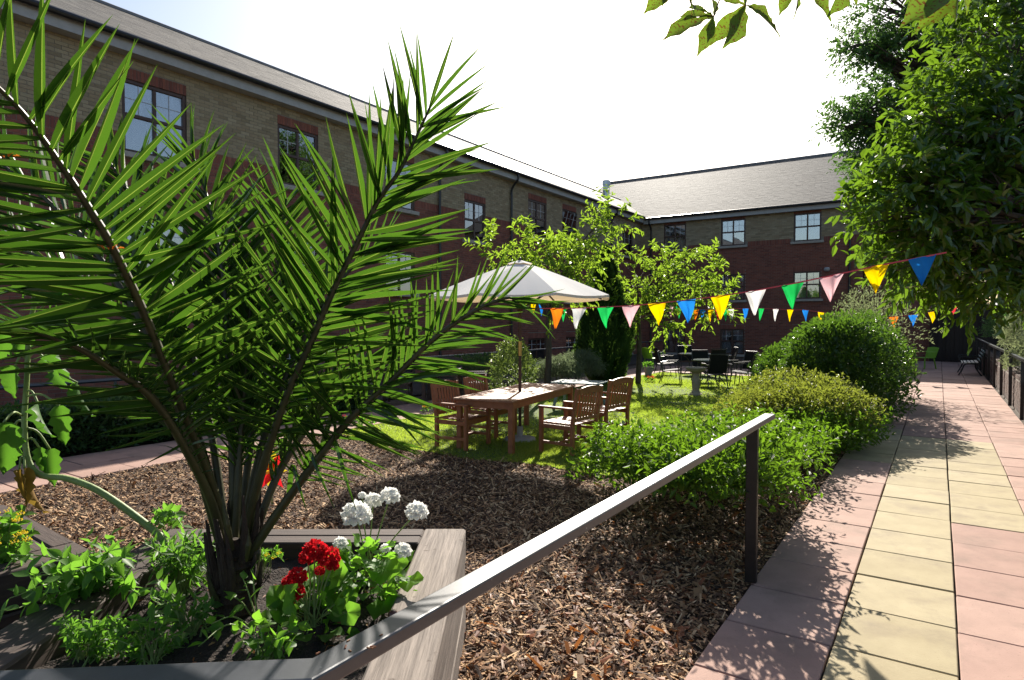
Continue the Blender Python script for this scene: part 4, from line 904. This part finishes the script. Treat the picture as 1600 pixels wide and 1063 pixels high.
# small grey green bench table behind
sb = thing('low_table', 'small weathered grey green slatted table behind the parasol chairs', 'table', W(1.38, 13.0), R(10))
for k in range(5): MB().box((0, -.3+k*.14, .56), (1.0, .125, .025), 0, .003).part('slat', M['teal'], sb)
for s in (-1, 1):
    for r in (-1, 1): MB().bar((s*.46, r*.33, 0), (s*.36, r*.2, .55), .05, .04).part('leg', M['teal'], sb)
    MB().box((s*.37, 0, .5), (.04, .5, .06)).part('rail', M['teal'], sb)

# dark wooden seats in the shade by the left building
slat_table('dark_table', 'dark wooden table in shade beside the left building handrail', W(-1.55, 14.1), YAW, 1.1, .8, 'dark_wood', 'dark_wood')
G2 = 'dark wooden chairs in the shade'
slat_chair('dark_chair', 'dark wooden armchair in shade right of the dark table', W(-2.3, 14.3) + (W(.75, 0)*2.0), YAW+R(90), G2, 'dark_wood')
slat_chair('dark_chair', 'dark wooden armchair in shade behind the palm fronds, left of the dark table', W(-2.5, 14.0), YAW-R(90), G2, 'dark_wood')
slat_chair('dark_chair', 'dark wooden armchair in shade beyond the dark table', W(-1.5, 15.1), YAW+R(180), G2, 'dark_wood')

def cafe_chair(label, loc, rz):
    t = thing('metal_chair', label, 'chair', loc, rz, 'black metal chairs on the lawn'); m = M['metal_black']
    b = MB(); rows = [[(x, .22-.46*i/5, .44-.012*i) for x in (-.24, .24)] for i in range(6)]; b.grid(rows); b.grid([[(p[0], p[1], p[2]-.018) for p in r] for r in rows]); b.part('seat', M['mesh_black'], t)
    b = MB(); rows = [[(x, -.24-.13*q, .42+.48*q) for x in (-.23, .23)] for q in np.linspace(0, 1, 5)]; b.grid(rows); b.grid([[(p[0], p[1]-.015, p[2]) for p in r] for r in rows]); b.part('backrest', M['mesh_black'], t)
    for s in (-1, 1):
        MB().tube(spline([(s*.27, .27, 0), (s*.265, .22, .4), (s*.265, .19, .6), (s*.265, .05, .65), (s*.265, -.3, .63)], 14), .014, 6).part('leg', m, t)
        MB().tube(spline([(s*.27, -.33, 0), (s*.255, -.22, .38), (s*.25, -.3, .66), (s*.24, -.375, .93)], 12), .014, 6).part('leg', m, t)
        MB().box((s*.265, .02, .665), (.045, .3, .014), 0, .004).part('armrest', m, t)
    MB().tube([(-.24, -.375, .93), (.24, -.375, .93)], .014, 6).part('top_bar', m, t)
    return t
def cafe_table(label, loc, r=.5):
    t = thing('metal_table', label, 'table', loc, .3, 'round black metal tables'); m = M['metal_black']
    MB().lathe([(0, .705), (r, .705), (r+.012, .715), (r, .728), (0, .73)], 28).part('tabletop', M['glass_top'], t)
    MB().lathe([(r-.03, .66), (r-.01, .66), (r-.01, .703), (r-.03, .703)], 28).part('rim', m, t)
    for k in range(4):
        a = k*math.pi/2+.4; c, s = math.cos(a), math.sin(a); MB().tube(spline([(c*.42, s*.42, 0), (c*.2, s*.2, .3), (c*.25, s*.25, .55), (c*(r-.06), s*(r-.06), .69)], 12), .014, 6).part('leg', m, t)
    return t
ta = W(5.6, 17.9); cafe_table('round black metal table nearest the birdbath', ta)
for (dx, dy, rz, l) in [(-1.02, .45, -1.9, 'black metal chair left of the nearer round table, side on'), (-.2, -.78, .1, 'black metal chair with its back to us before the nearer round table'), (.72, -.35, 1.0, 'black metal chair right of the nearer round table, turned in'), (.95, .4, 1.9, 'black metal chair at far right of the nearer round table'), (.05, .9, 3.2, 'black metal chair beyond the nearer round table')]:
    cafe_chair(l, ta+W(dx, dy), YAW+rz)
tb2 = W(6.1, 21.3); cafe_table('round black metal table in the shade behind the nearer one', tb2)
for (dx, dy, rz, l) in [(-1.0, -.1, -1.5, 'black metal chair left of the shaded far table'), (.95, -.1, 1.5, 'black metal chair right of the shaded far table'), (0, .95, 3.14, 'black metal chair beyond the shaded far table'), (.3, -.95, .2, 'black metal chair in front of the shaded far table')]:
    cafe_chair(l, tb2+W(dx, dy), YAW+rz)
bb = thing('birdbath', 'small carved stone birdbath on a turned pedestal on the lawn', 'birdbath', G(1087, 619))
MB().lathe([(.15, 0), (.15, .05), (.11, .08), (.08, .14), (.09, .24), (.1, .34), (.075, .48), (.09, .54), (.11, .56), (0, .56)], 20).part('pedestal', M['stone'], bb)
MB().lathe([(.08, .55), (.2, .62), (.245, .67), (.245, .695), (.22, .695), (.16, .65), (0, .635)], 22).part('bowl', M['stone'], bb)
def plastic_chair(label, loc, rz):
    t = thing('plastic_chair', label, 'chair', loc, rz, 'lime green plastic chairs'); m = M['green_plastic']
    MB().box((0, 0, .43), (.46, .46, .025), 0, .01).part('seat', m, t)
    rows = [[(x*(.23+.03*q), -.23-.12*q-.03*(1-x*x), .43+.4*q-.03*x*x*q) for x in np.linspace(-1, 1, 9)] for q in np.linspace(0, 1, 6)]
    b = MB().grid(rows); b.grid([[(p[0], p[1]-.015, p[2]) for p in r] for r in rows]); b.part('backrest', m, t)
    for s in (-1, 1):
        for r in (-1, 1): MB().bar((s*.26, r*.25, 0), (s*.21, r*.19, .43), .045, .03, (0, 1, 0), .004).part('leg', m, t)
        MB().bar((s*.255, .2, .43), (s*.27, .17, .64), .04, .025, (0, 1, 0), .004).part('arm_post', m, t)
        MB().bar((s*.27, .2, .65), (s*.26, -.3, .66), .05, .022, (0, 0, 1), .004).part('armrest', m, t)
    return t
plastic_chair('lime green plastic armchair standing by the conifer on the far path', W(5.2, 23.6), YAW+R(-60))
plastic_chair('lime green plastic armchair half hidden behind the big dark shrub', W(15.5, 24.0), YAW+R(100))
bn = thing('park_bench', 'garden bench with pale slats and black iron ends beside the path railing', 'bench', (.85, 26.3, 0), R(90))
for k in range(5): MB().box((0, .2-k*.1, .43+.006*k), (1.5, .075, .025), 0, .004).part('seat_slat', M['white_slat'], bn)
for k in range(4): MB().bar((-.75, -.27-.035*k, .53+.095*k), (.75, -.27-.035*k, .53+.095*k), .022, .07, (0, .3, 1), .004).part('back_slat', M['teal'], bn)
for s in (-1, 1):
    b = MB(); x = s*.68
    b.tube(spline([(x, .3, 0), (x, .2, .2), (x, .1, .4), (x, -.22, .42), (x, -.3, .6), (x, -.42, .88)], 16), .022, 6)
    b.tube(spline([(x, -.34, 0), (x, -.22, .2), (x, -.2, .42)], 8), .022, 6); b.tube(spline([(x, .22, .43), (x, .27, .55), (x, .2, .64), (x, -.3, .62)], 12), .018, 6)
    b.part('iron_end', M['metal_black'], bn)
fp = thing('flower_pot', 'small grey pot of seedlings at the far lawn edge', 'plant pot', G(1013, 588))
MB().lathe([(.1, 0), (.14, .26), (.15, .3), (.13, .3), (.12, .24), (0, .24)], 14).part('pot', M['concrete'], fp)
Cloud().add(shrub_cloud(parent_loc(fp)+Vector((0, 0, .32)), (.14, .14, .12), 160, .08, .4, 2)).part('leaves', M['herb'], fp, 'stuff')
ec = thing('edging_cord', 'thin tan cord strung along the lawn edge above the bark', 'cord', G(760, 722))
MB().tube([P(592, 701, 9.0), P(700, 714, 8.45), P(800, 728, 7.98), P(920, 743, 7.45)], .006, 6).part('cord', mat('tan_cord', (.42, .27, .12), (.5, .33, .16), 10, .8, 0), ec, True)
for x, y, d in ((592, 701, 9.0), (920, 743, 7.45)): p = P(x, y, d); MB().box((p.x, p.y, .06), (.03, .03, .16)).part('peg', M['wood'], ec, True)

# ================================================================== BUNTING
def bunting(label, flags, loc, fh, fw):
    """flags (px, py, depth, colour)"""
    t = thing('bunting', label, 'bunting', loc, 0, 'strings of triangular flags'); pts = [P(f[0], f[1], f[2]) for f in flags]
    a0 = pts[0]-(pts[1]-pts[0])*.9; a1 = pts[-1]+(pts[-1]-pts[-2])*.5
    ln = [a0]+pts+[a1]; b = MB()
    for i in range(len(ln)-1): b.bar(ln[i], ln[i+1], .003, .012, (0, 0, 1))
    b.part('tape', M['tape'], t, True)
    for i, f in enumerate(flags):
        d = (ln[i+2]-ln[i]).normalized(); p = pts[i]; dn = Vector((0, 0, -1)); nrm = d.cross(dn).normalized(); sw = rng.normal()*.06; rows = []
        for q in np.linspace(0, 1, 9):
            hw = fw/2*(1-q)+.003; rows.append([p+d*(x*hw+rng.normal()*.0)+dn*(q*fh)+nrm*(sw*q*fh*2.2+.02*math.sin(x*3.2+i*1.7)*(1-q)+.014*math.sin(q*5+i)+.012*math.sin(x*5-q*4+i)) for x in np.linspace(-1, 1, 9)])
        MB().grid(rows).part('flag', FL[f[3]], t, True, True, label=f[3]+' flag')
    return t
def idep(x, x0, d0, x1, d1): q = (x-x0)/(x1-x0); return 1/((1-q)/d0+q/d1)
l1 = [(870, 482, 'orange'), (905, 481.5, 'white'), (944.5, 480, 'green'), (984.5, 478, 'pink'), (1028, 474, 'yellow'), (1074, 469, 'blue'), (1125, 462.5, 'yellow'), (1179.5, 454.5, 'white'), (1238.5, 443.5, 'green'), (1299, 431, 'pink'), (1368.5, 416, 'yellow'), (1441, 402, 'blue')]
bunting('nearest bunting of large coloured flags on red tape rising to the right hand trees', [(x, y, idep(x, 870, 7.6, 1441, 5.45), c) for x, y, c in l1], P(1150, 460, 6.5), .24, .2)
l2 = [(833, 474, 'yellow'), (846, 475, 'blue'), (880, 484, 'green'), (916, 474, 'orange'), (960, 476, 'yellow'), (1003, 474, 'orange'), (1048, 477, 'pink'), (1061, 479, 'green'), (1074, 481, 'white'), (1087, 483, 'orange'), (1098, 484, 'blue'), (1110, 484, 'yellow'), (1122, 484, 'red'), (1133, 483.5, 'green'), (1143, 483, 'white'), (1165, 482, 'blue'), (1189, 482, 'green'), (1212, 483, 'white'), (1235, 484, 'yellow'), (1258, 484.5, 'blue'), (1283, 488, 'yellow')]
bunting('far string of small flags behind the near one, level across the garden', [(x, y, 18.2, c) for x, y, c in l2], P(1060, 480, 18.2), .35, .17)
l3 = [(1397, 495, 'orange'), (1427, 492, 'blue'), (1458, 487, 'yellow'), (1489, 481, 'red'), (1520, 474, 'green'), (1556, 468, 'white'), (1590, 463, 'orange'), (1630, 455, 'yellow')]
bunting('string of small flags in front of the dark board fence over the path', [(x, y, 20.0, c) for x, y, c in l3], P(1490, 482, 20), .36, .3)

# ================================================================== SHRUBS
def shoots(cl, cc, rad, n, L, w, sd, kw):
    """young shoots that stick out of the outline"""
    k = n//45; d = runit(k); d[:, 2] = np.abs(d[:, 2])*.9+.05; rr = lumps(d, kw.get('k', 9), kw.get('amp', .2), sd)
    p = np.array(cc)+d*np.array(rad)*rr[:, None]*.93; cl.add(sprays(p, d*.8+rng.normal(size=(k, 3))*.35+np.array([0, 0, .45]), rng.uniform(.08, .26, k), 7, L, w))
def shrub(name, label, cat, c, parts_, m, stem=.03, sh=.5):
    """parts_: (centre, radii, n, L, w, seed, kw)"""
    t = thing(name, label, cat, c); cl = Cloud()
    for (cc, rad, n, L, w, sd, kw) in parts_: shoots(cl.add(shrub_cloud(cc, rad, n, L, w, sd, **kw)), cc, rad, n, L, w, sd, kw)
    cl.part('foliage', M[m], t); b = MB(); c = Vector(c)
    for k in range(6):
        a = k*1.05; b.tube([c+Vector((math.cos(a)*.05, math.sin(a)*.05, -.05)), c+Vector((math.cos(a)*.2, math.sin(a)*.2, sh*.6)), c+Vector((math.cos(a)*.4*sh, math.sin(a)*.4*sh, sh))], [stem, stem*.7, stem*.3], 6)
    b.part('stem', M['bark'], t, True); return t
def dome(name, label, cat, c, groups, stem=.03, sh=.5):
    """shrub whose foliage parts differ in colour: groups = [(material, label, parts)]"""
    t = shrub(name, label, cat, c, groups[0][2], groups[0][0], stem, sh)
    for (m, l, ps) in groups[1:]:
        cl = Cloud()
        for (cc, rad, n, L, w, sd, kw) in ps: shoots(cl.add(shrub_cloud(cc, rad, n, L, w, sd, **kw)), cc, rad, n, L, w, sd, kw)
        cl.part('foliage', M[m], t, None, l)
    return t
kw_ = dict(shell=(.25, 1), amp=.34, k=14, spread=1.0, up=.25)
shrub('bright_shrub', 'low spreading bright green shrub behind the handrail post', 'shrub', (-2.0, 6.6, 0),
      [((-2.72, 6.5, .27), (.46, .5, .2), 1900, .068, .42, 1, kw_), ((-2.15, 5.95, .3), (.55, .55, .22), 2600, .068, .42, 2, kw_), ((-2.35, 7.4, .25), (.6, .7, .22), 2600, .068, .42, 3, kw_), ((-1.6, 8.0, .26), (.5, .7, .26), 2500, .068, .42, 4, kw_),
       ((-1.75, 6.8, .3), (.55, .7, .28), 2800, .068, .42, 5, kw_), ((-1.38, 5.9, .58), (.34, .8, .34), 3600, .068, .42, 17, kw_), ((-2.0, 5.4, .5), (.5, .45, .26), 3000, .068, .42, 23, kw_), ((-1.5, 4.9, .56), (.42, .45, .28), 2600, .068, .42, 25, kw_), ((-1.25, 5.3, .5), (.24, .5, .34), 1500, .068, .42, 18, kw_)], 'nandina', .014, .35)
dome('yellowing_shrub', 'rounded shrub with yellowing top leaves beside the slab path', 'shrub', (-1.75, 10.2, 0),
      [('yelbush', '', [((-1.75, 10.3, .46), (.85, 1.0, .42), 6000, .06, .42, 6, dict(shell=(.45, 1), amp=.34, k=20, low=-.2)), ((-2.15, 9.7, .4), (.5, .5, .36), 1800, .06, .42, 19, dict(amp=.3, low=-.5)), ((-1.2, 10.1, .5), (.5, .7, .36), 2000, .06, .42, 29, dict(amp=.3, low=-.3))]),
       ('nandina', 'green lower foliage', [((-1.65, 9.8, .24), (.8, 1.05, .28), 3600, .07, .42, 7, dict(shell=(.6, 1.05), amp=.3, k=16, low=-.8)), ((-1.35, 9.0, .26), (.36, .5, .24), 1500, .07, .42, 20, dict(shell=(.4, 1), amp=.3, low=-.8)), ((-1.05, 10.2, .26), (.4, .8, .24), 1500, .07, .42, 30, dict(shell=(.4, 1), amp=.3, low=-.8))])])
shrub('round_shrub', 'large dense rounded dark green shrub beside the slab path', 'shrub', (-1.8, 14, 0),
      [((-1.55, 12.75, .72), (.82, 1.0, .86), 14000, .085, .45, 8, dict(shell=(.66, 1.02), amp=.2, k=22, low=-.85)), ((-1.8, 15.2, .72), (.95, 1.5, .86), 14000, .085, .45, 21, dict(shell=(.66, 1.02), amp=.24, k=22, low=-.85)), ((-2.45, 13.9, .62), (.75, 1.0, .62), 5000, .085, .45, 22, dict(amp=.25, low=-.7)), ((-1.1, 16.6, .75), (.5, .8, .7), 3500, .085, .45, 26, dict(amp=.25, low=-.85))], 'bush_dk', .05, .9)
shrub('silver_shrub', 'airy silvery leaved shrub rising behind the large dark one', 'shrub', (-1.55, 18.4, 0),
      [((-1.55, 18.4, 1.25), (.95, 1.0, 1.15), 3800, .08, .3, 9, dict(shell=(.3, 1), amp=.4, k=16, low=-.8))], 'silver', .04, 1.0)
shrub('round_bush', 'small upright oval bush behind the parasol table', 'shrub', (-7.65, 11.6, 0),
      [((-7.65, 11.6, .6), (.46, .46, .64), 4200, .06, .45, 10, dict(shell=(.55, 1), amp=.24, k=14, low=-.8))], 'bush_md')
shrub('lavender_bush', 'grey green lavender bush left of the tall conifer', 'shrub', (-7.75, 14.2, 0),
      [((-7.75, 13.7, .42), (.55, .6, .5), 3600, .11, .13, 11, dict(shell=(.3, 1), up=1.2)), ((-7.75, 14.9, .45), (.6, .6, .55), 3600, .11, .13, 12, dict(shell=(.3, 1), up=1.2))], 'lavender')
shrub('low_shrub', 'low dark green shrub in shade by the handrail behind the round bush', 'shrub', (-10.2, 13.6, 0),
      [((-10.2, 13.6, .4), (.6, 1.8, .45), 4000, .07, .45, 13, {})], 'hedge')
# tall conifer
cf = thing('conifer', 'tall narrow dark green conifer between the two small trees', 'tree', (-7.9, 16.6, 0))
n = 34000; z = rng.random(n)**1.15; prof_ = .72*np.minimum(1, (1-z)/.62)**.75*np.minimum(1, .55+z*2.2); a = rng.uniform(0, 6.283, n); rr = prof_*rng.uniform(.6, 1, n)**.6*(1+.16*np.sin(a*5+z*14)+.1*np.sin(a*9-z*23))
pos = np.stack([-7.9+rr*np.cos(a), 16.6+rr*np.sin(a), .1+3.75*z], -1); d = np.stack([np.cos(a)*.6, np.sin(a)*.6, np.full(n, 1.0)], -1)+runit(n)*.35
Cloud().add(leaves(pos, d, rng.uniform(.07, .17, n), .03, .1, -.05)).part('foliage', M['conifer'], cf)
MB().tube([(-7.9, 16.6, -.05), (-7.9, 16.6, 3.2)], [.09, .02], 8).part('trunk', M['bark'], cf, True)
# hedge by the left path
hg = thing('clipped_hedge', 'low dark clipped hedge in shade along the left path', 'hedge', (-10.1, 4, 0))
n = 26000; f_ = rng.random(n); pos = np.stack([rng.uniform(-10.6, -9.58, n), rng.uniform(-1, 9.2, n), rng.uniform(.02, .66, n)], -1)
top = f_ < .45; frt = (f_ >= .45) & (f_ < .9); pos[top, 2] = .6+rng.normal(size=top.sum())*.04+.04*np.sin(pos[top, 1]*3); pos[frt, 0] = -9.62+rng.normal(size=frt.sum())*.045
Cloud().add(leaves(pos, np.array([.5, 0, .4])+runit(n)*.8, rng.uniform(.06, .12, n), .04, .15, .1)).part('foliage', M['hedge'], hg)
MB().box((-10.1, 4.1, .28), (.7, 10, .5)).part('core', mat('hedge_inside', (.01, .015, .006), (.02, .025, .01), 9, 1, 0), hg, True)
shrub('pale_shrub', 'pale grey leaved shrub on the raised bed above the low wall', 'shrub', (2.0, 20.5, .55),
      [((1.95, 17.8, 1.15), (.5, 1.6, .6), 4500, .08, .35, 14, dict(amp=.3)), ((1.95, 21.2, 1.25), (.6, 1.8, .7), 5500, .08, .35, 15, dict(amp=.3)), ((1.5, 17.6, .8), (.3, .8, .35), 1200, .08, .35, 24, dict(amp=.3))], 'silver')
shrub('green_shrub', 'green shrub on the raised bed further along the low wall', 'shrub', (2.3, 27.5, .55), [((2.2, 27, 1.4), (.8, 3.2, .9), 7000, .09, .42, 16, dict(amp=.25))], 'hedge')

# flowers along the lawn edge
for i, (x, y, col, l) in enumerate([(613, 655, 'yellow_petal', 'clump of yellow pansies where the lawn meets the left path'), (575, 668, 'yellow_petal', 'yellow flowers half hidden by palm leaves at the lawn corner'), (556, 664, 'red_petal', 'small red flowers beside the yellow ones at the lawn corner'), (672, 646, 'orange_petal', 'single orange flower at the left lawn edge'), (1015, 598, 'red_petal', 'red salvia flowers at the foot of the right small tree')]):
    g = G(x, y); t = thing('flower_clump', l, 'flowers', g); sc = g.length/9
    Cloud().add(shrub_cloud(g+Vector((0, 0, .03)), (.16, .16, .1), 160, .06, .45, i)).part('leaves', M['herb'], t, 'stuff')
    hmz = head_mesh('flower', M[col], 24)
    for k in range(7):
        o = put('flower', hmz, None, t); orient(o, t, g+Vector((rng.normal()*.08, rng.normal()*.08, .12+.05*rng.random())), (1, 0, 0), (0, 0, 1), .032*sc)
# garden pinwheel behind the palm
pw = thing('garden_windmill', 'red and yellow plastic garden windmill on a stick behind the palm', 'pinwheel', G(425, 792))
c = P(425, 735, 6.2); MB().tube([parent_loc(pw), c], .008, 6).part('stick', M['stemg'], pw, True)
for k in range(8):
    a = k*.785; leafobj(pw, 'vane', 'red_petal' if k % 2 else 'yellow_petal', c, c+RT*math.cos(a)*.15+UP*math.sin(a)*.24-FW*.03, FW*-1+RT*.5*math.sin(a), OV, .8)

# ================================================================== TREES
def garden_tree(name, label, base, forks, lobes, leafm, L, w, twigs, nl, tl, tr=.08, seed=0):
    """trunk, limbs that reach into every lobe, twigs with leaves"""
    t = thing(name, label, 'tree', base); base = Vector(base); fk = Vector(forks)
    MB().tube(spline([base-Vector((0, 0, .1)), base.lerp(fk, .5)+Vector((.03, .02, 0)), fk], 10), [tr*(1-.35*i/9) for i in range(10)], 10).part('trunk', M['bark'], t, True, True)
    limb = MB(); cs, ds, tot = [], [], sum(l[2] for l in lobes)
    for (c, rad, wt) in lobes:
        c = Vector(c); k = max(2, int(6*wt/tot)+1); n = int(twigs*wt/tot)
        ends = []
        for j in range(k):
            e = c+Vector(runit(1)[0]*np.array(rad)*.55); m_ = fk.lerp(e, .5)+Vector((0, 0, .12*(e-fk).length)); pts = spline([fk+Vector(rng.normal(size=3))*.02, m_, e], 12); limb.tube(pts, [tr*.5*(1-.85*i/11) for i in range(12)], 6); ends.append(pts)
        for j in range(n):
            d = runit(1)[0]; r = rng.uniform(.25, 1)**.6; p = np.array(c)+d*np.array(rad)*r*float(lumps(d[None], 8, .3, seed)[0]); cs.append(p)
            o = d*np.array([1, 1, .7])+rng.normal(size=3)*.45+np.array([0, 0, .25]); ds.append(o)
            if j % 3 == 0:
                q = ends[j % k][int(rng.integers(5, 12))]
                limb.tube([q, q.lerp(Vector(p), .5)+Vector((0, 0, .05)), Vector(p)], [tr*.14, tr*.09, tr*.04], 4, False)
    limb.part('limbs', M['bark'], t, True)
    cs, ds = np.array(cs), np.array(ds)
    Cloud().add(sprays(cs, ds, tl*rng.uniform(.6, 1.2, len(cs)), nl, L, w)).part('crown', M[leafm], t); return t
garden_tree('small_tree', 'small tree with bright leaves reaching up behind the parasol', (-7.7, 13.0, 0), (-7.7, 13.1, 1.95),
            [(P(795, 395, 14.6), (.7, .8, .4), .9), (P(855, 412, 15), (.85, .9, .45), 1.4), (P(912, 400, 15.4), (.75, .9, .48), 1.2), (P(958, 345, 15.8), (.5, .5, .26), .5), (P(860, 460, 15), (.9, .8, .35), .7)], 'cherry', .16, .4, 240, 12, .5, .085, 1)
garden_tree('small_tree', 'small tree with spreading bright crown right of the conifer', (-7.1, 17.1, 0), (-7.1, 17.1, 2.0),
            [(P(1020, 440, 17.8), (.8, .9, .7), 1.2), (P(1075, 425, 18.2), (.7, .8, .65), 1.1), (P(1105, 470, 18.2), (.65, .8, .5), .8), (P(1000, 485, 17.6), (.7, .7, .4), .6), (P(1040, 500, 17.8), (.5, .5, .3), .3)], 'cherry', .16, .4, 250, 12, .55, .085, 2)
# big laurel leaning over the path from the right
garden_tree('laurel_tree', 'big glossy leaved evergreen tree leaning over the path from the right', (2.15, 8.6, .5), (1.7, 8.6, 2.2),
            [(P(1610, 300, 7.1), (1.15, 1.2, 1.1), 2.2), (P(1485, 325, 6.7), (.55, .55, .55), .9), (P(1600, 110, 7.2), (.95, .95, .9), 1.7), (P(1530, 210, 6.9), (.65, .65, .6), .9), (P(1640, -60, 7.4), (1.2, 1.0, .9), 1.2), (P(1415, 300, 6.5), (.36, .36, .3), .4), (P(1520, 415, 7.1), (.65, .65, .3), .8), (P(1432, 395, 6.7), (.34, .34, .24), .34), (P(1590, 430, 7.4), (.7, .6, .26), .6), (P(1395, 255, 6.7), (.2, .25, .16), .12), (P(1460, 190, 6.8), (.3, .3, .3), .25), (P(1375, 345, 6.5), (.16, .2, .14), .1)], 'laurel', .14, .42, 2050, 9, .34, .1, 3)
garden_tree('tall_tree', 'tall broad tree with small leaves behind the glossy evergreen', (2.9, 21.8, .5), (2.7, 21.8, 4.0),
            [(P(1500, 130, 17.5), (1.9, 2.2, 2.0), 2.4), (P(1415, 95, 17), (1.0, 1.2, .9), 1.0), (P(1375, 185, 16.8), (.85, .8, .75), .85), (P(1335, 190, 16.6), (.5, .5, .4), .4), (P(1345, 75, 16.8), (.4, .5, .3), .3), (P(1360, 245, 16.6), (.5, .5, .4), .35), (P(1400, 20, 17), (.95, 1, .8), .8), (P(1420, 260, 16.8), (1.0, 1.0, .8), 1.0), (P(1620, 60, 18), (2.4, 2.2, 2.4), 2), (P(1385, 290, 16.5), (.45, .5, .3), .35), (P(1530, 340, 17.5), (1.6, 1.6, 1.2), 1.4), (P(1590, 400, 18), (1.5, 1.4, .7), .9)], 'farleaf', .12, .5, 3600, 11, .6, .3, 4)
# horse chestnut: its branch hangs into the top of the view
ch = thing('chestnut_tree', 'horse chestnut branch with brown spotted leaves hanging in from above', 'tree', (4.2, 1.0, .5))
MB().tube(spline([(4.2, 1.0, .3), (4.15, 1.05, 2.5), (3.9, 1.3, 4.6), (3.6, 1.5, 6)], 12), [.22, .21, .2, .19, .18, .17, .16, .15, .13, .11, .09, .07], 10).part('trunk', M['bark'], ch, True, True)
brp = [Vector((4.05, 1.15, 3.8)), P(1700, -170, 3.6), P(1450, -120, 3.7), P(1250, -70, 3.7), P(1140, -40, 3.7), P(1050, -60, 3.7)]
bo = MB().tube(spline(brp, 24), [.035-.029*i/23 for i in range(24)], 7).part('branch', M['bark'], ch, True, True)
OBO = [.015, .05, .09, .135, .17, .18, .13, .045, 0]
for (hx, hy, hd_, anchor, tips) in [(1115, 26, 3.6, (1140, -40), [(1036, 48), (1095, 82), (1108, 62), (1057, 18), (1118, -12), (1078, 2)]), (1165, 8, 3.6, (1165, -42), [(1112, 66), (1144, 68), (1228, 46), (1204, 20), (1160, -40), (1128, -5)]),
                            (1062, -30, 3.7, (1080, -55), [(1004, 18), (1030, 8), (1040, -70), (1090, 14), (1100, -20)]), (1246, -32, 3.6, (1240, -70), [(1250, 28), (1215, 22), (1308, 20), (1290, -20), (1222, -10)]),
                            (1330, -34, 3.6, (1330, -90), [(1306, 20), (1340, 4), (1380, -10), (1290, -10)]), (1500, -28, 3.5, (1480, -125), [(1415, 24), (1440, 38), (1482, 42), (1520, 20), (1460, -30)])]:
    h = P(hx, hy, hd_); MB().tube([P(anchor[0], anchor[1], 3.68), (h+P(anchor[0], anchor[1], 3.68))/2+Vector((0, 0, .01)), h], [.006, .005, .004], 6).part('petiole', M['bark'], ch, True)
    for (tx, ty) in tips:
        e = P(tx, ty, hd_+rng.normal()*.08); leafobj(ch, 'leaflet', 'chestnut', h, e, FW*-1*(.6)+UP*.5+RT*rng.normal()*.5, OBO, 1.05, .45, .18, .03)
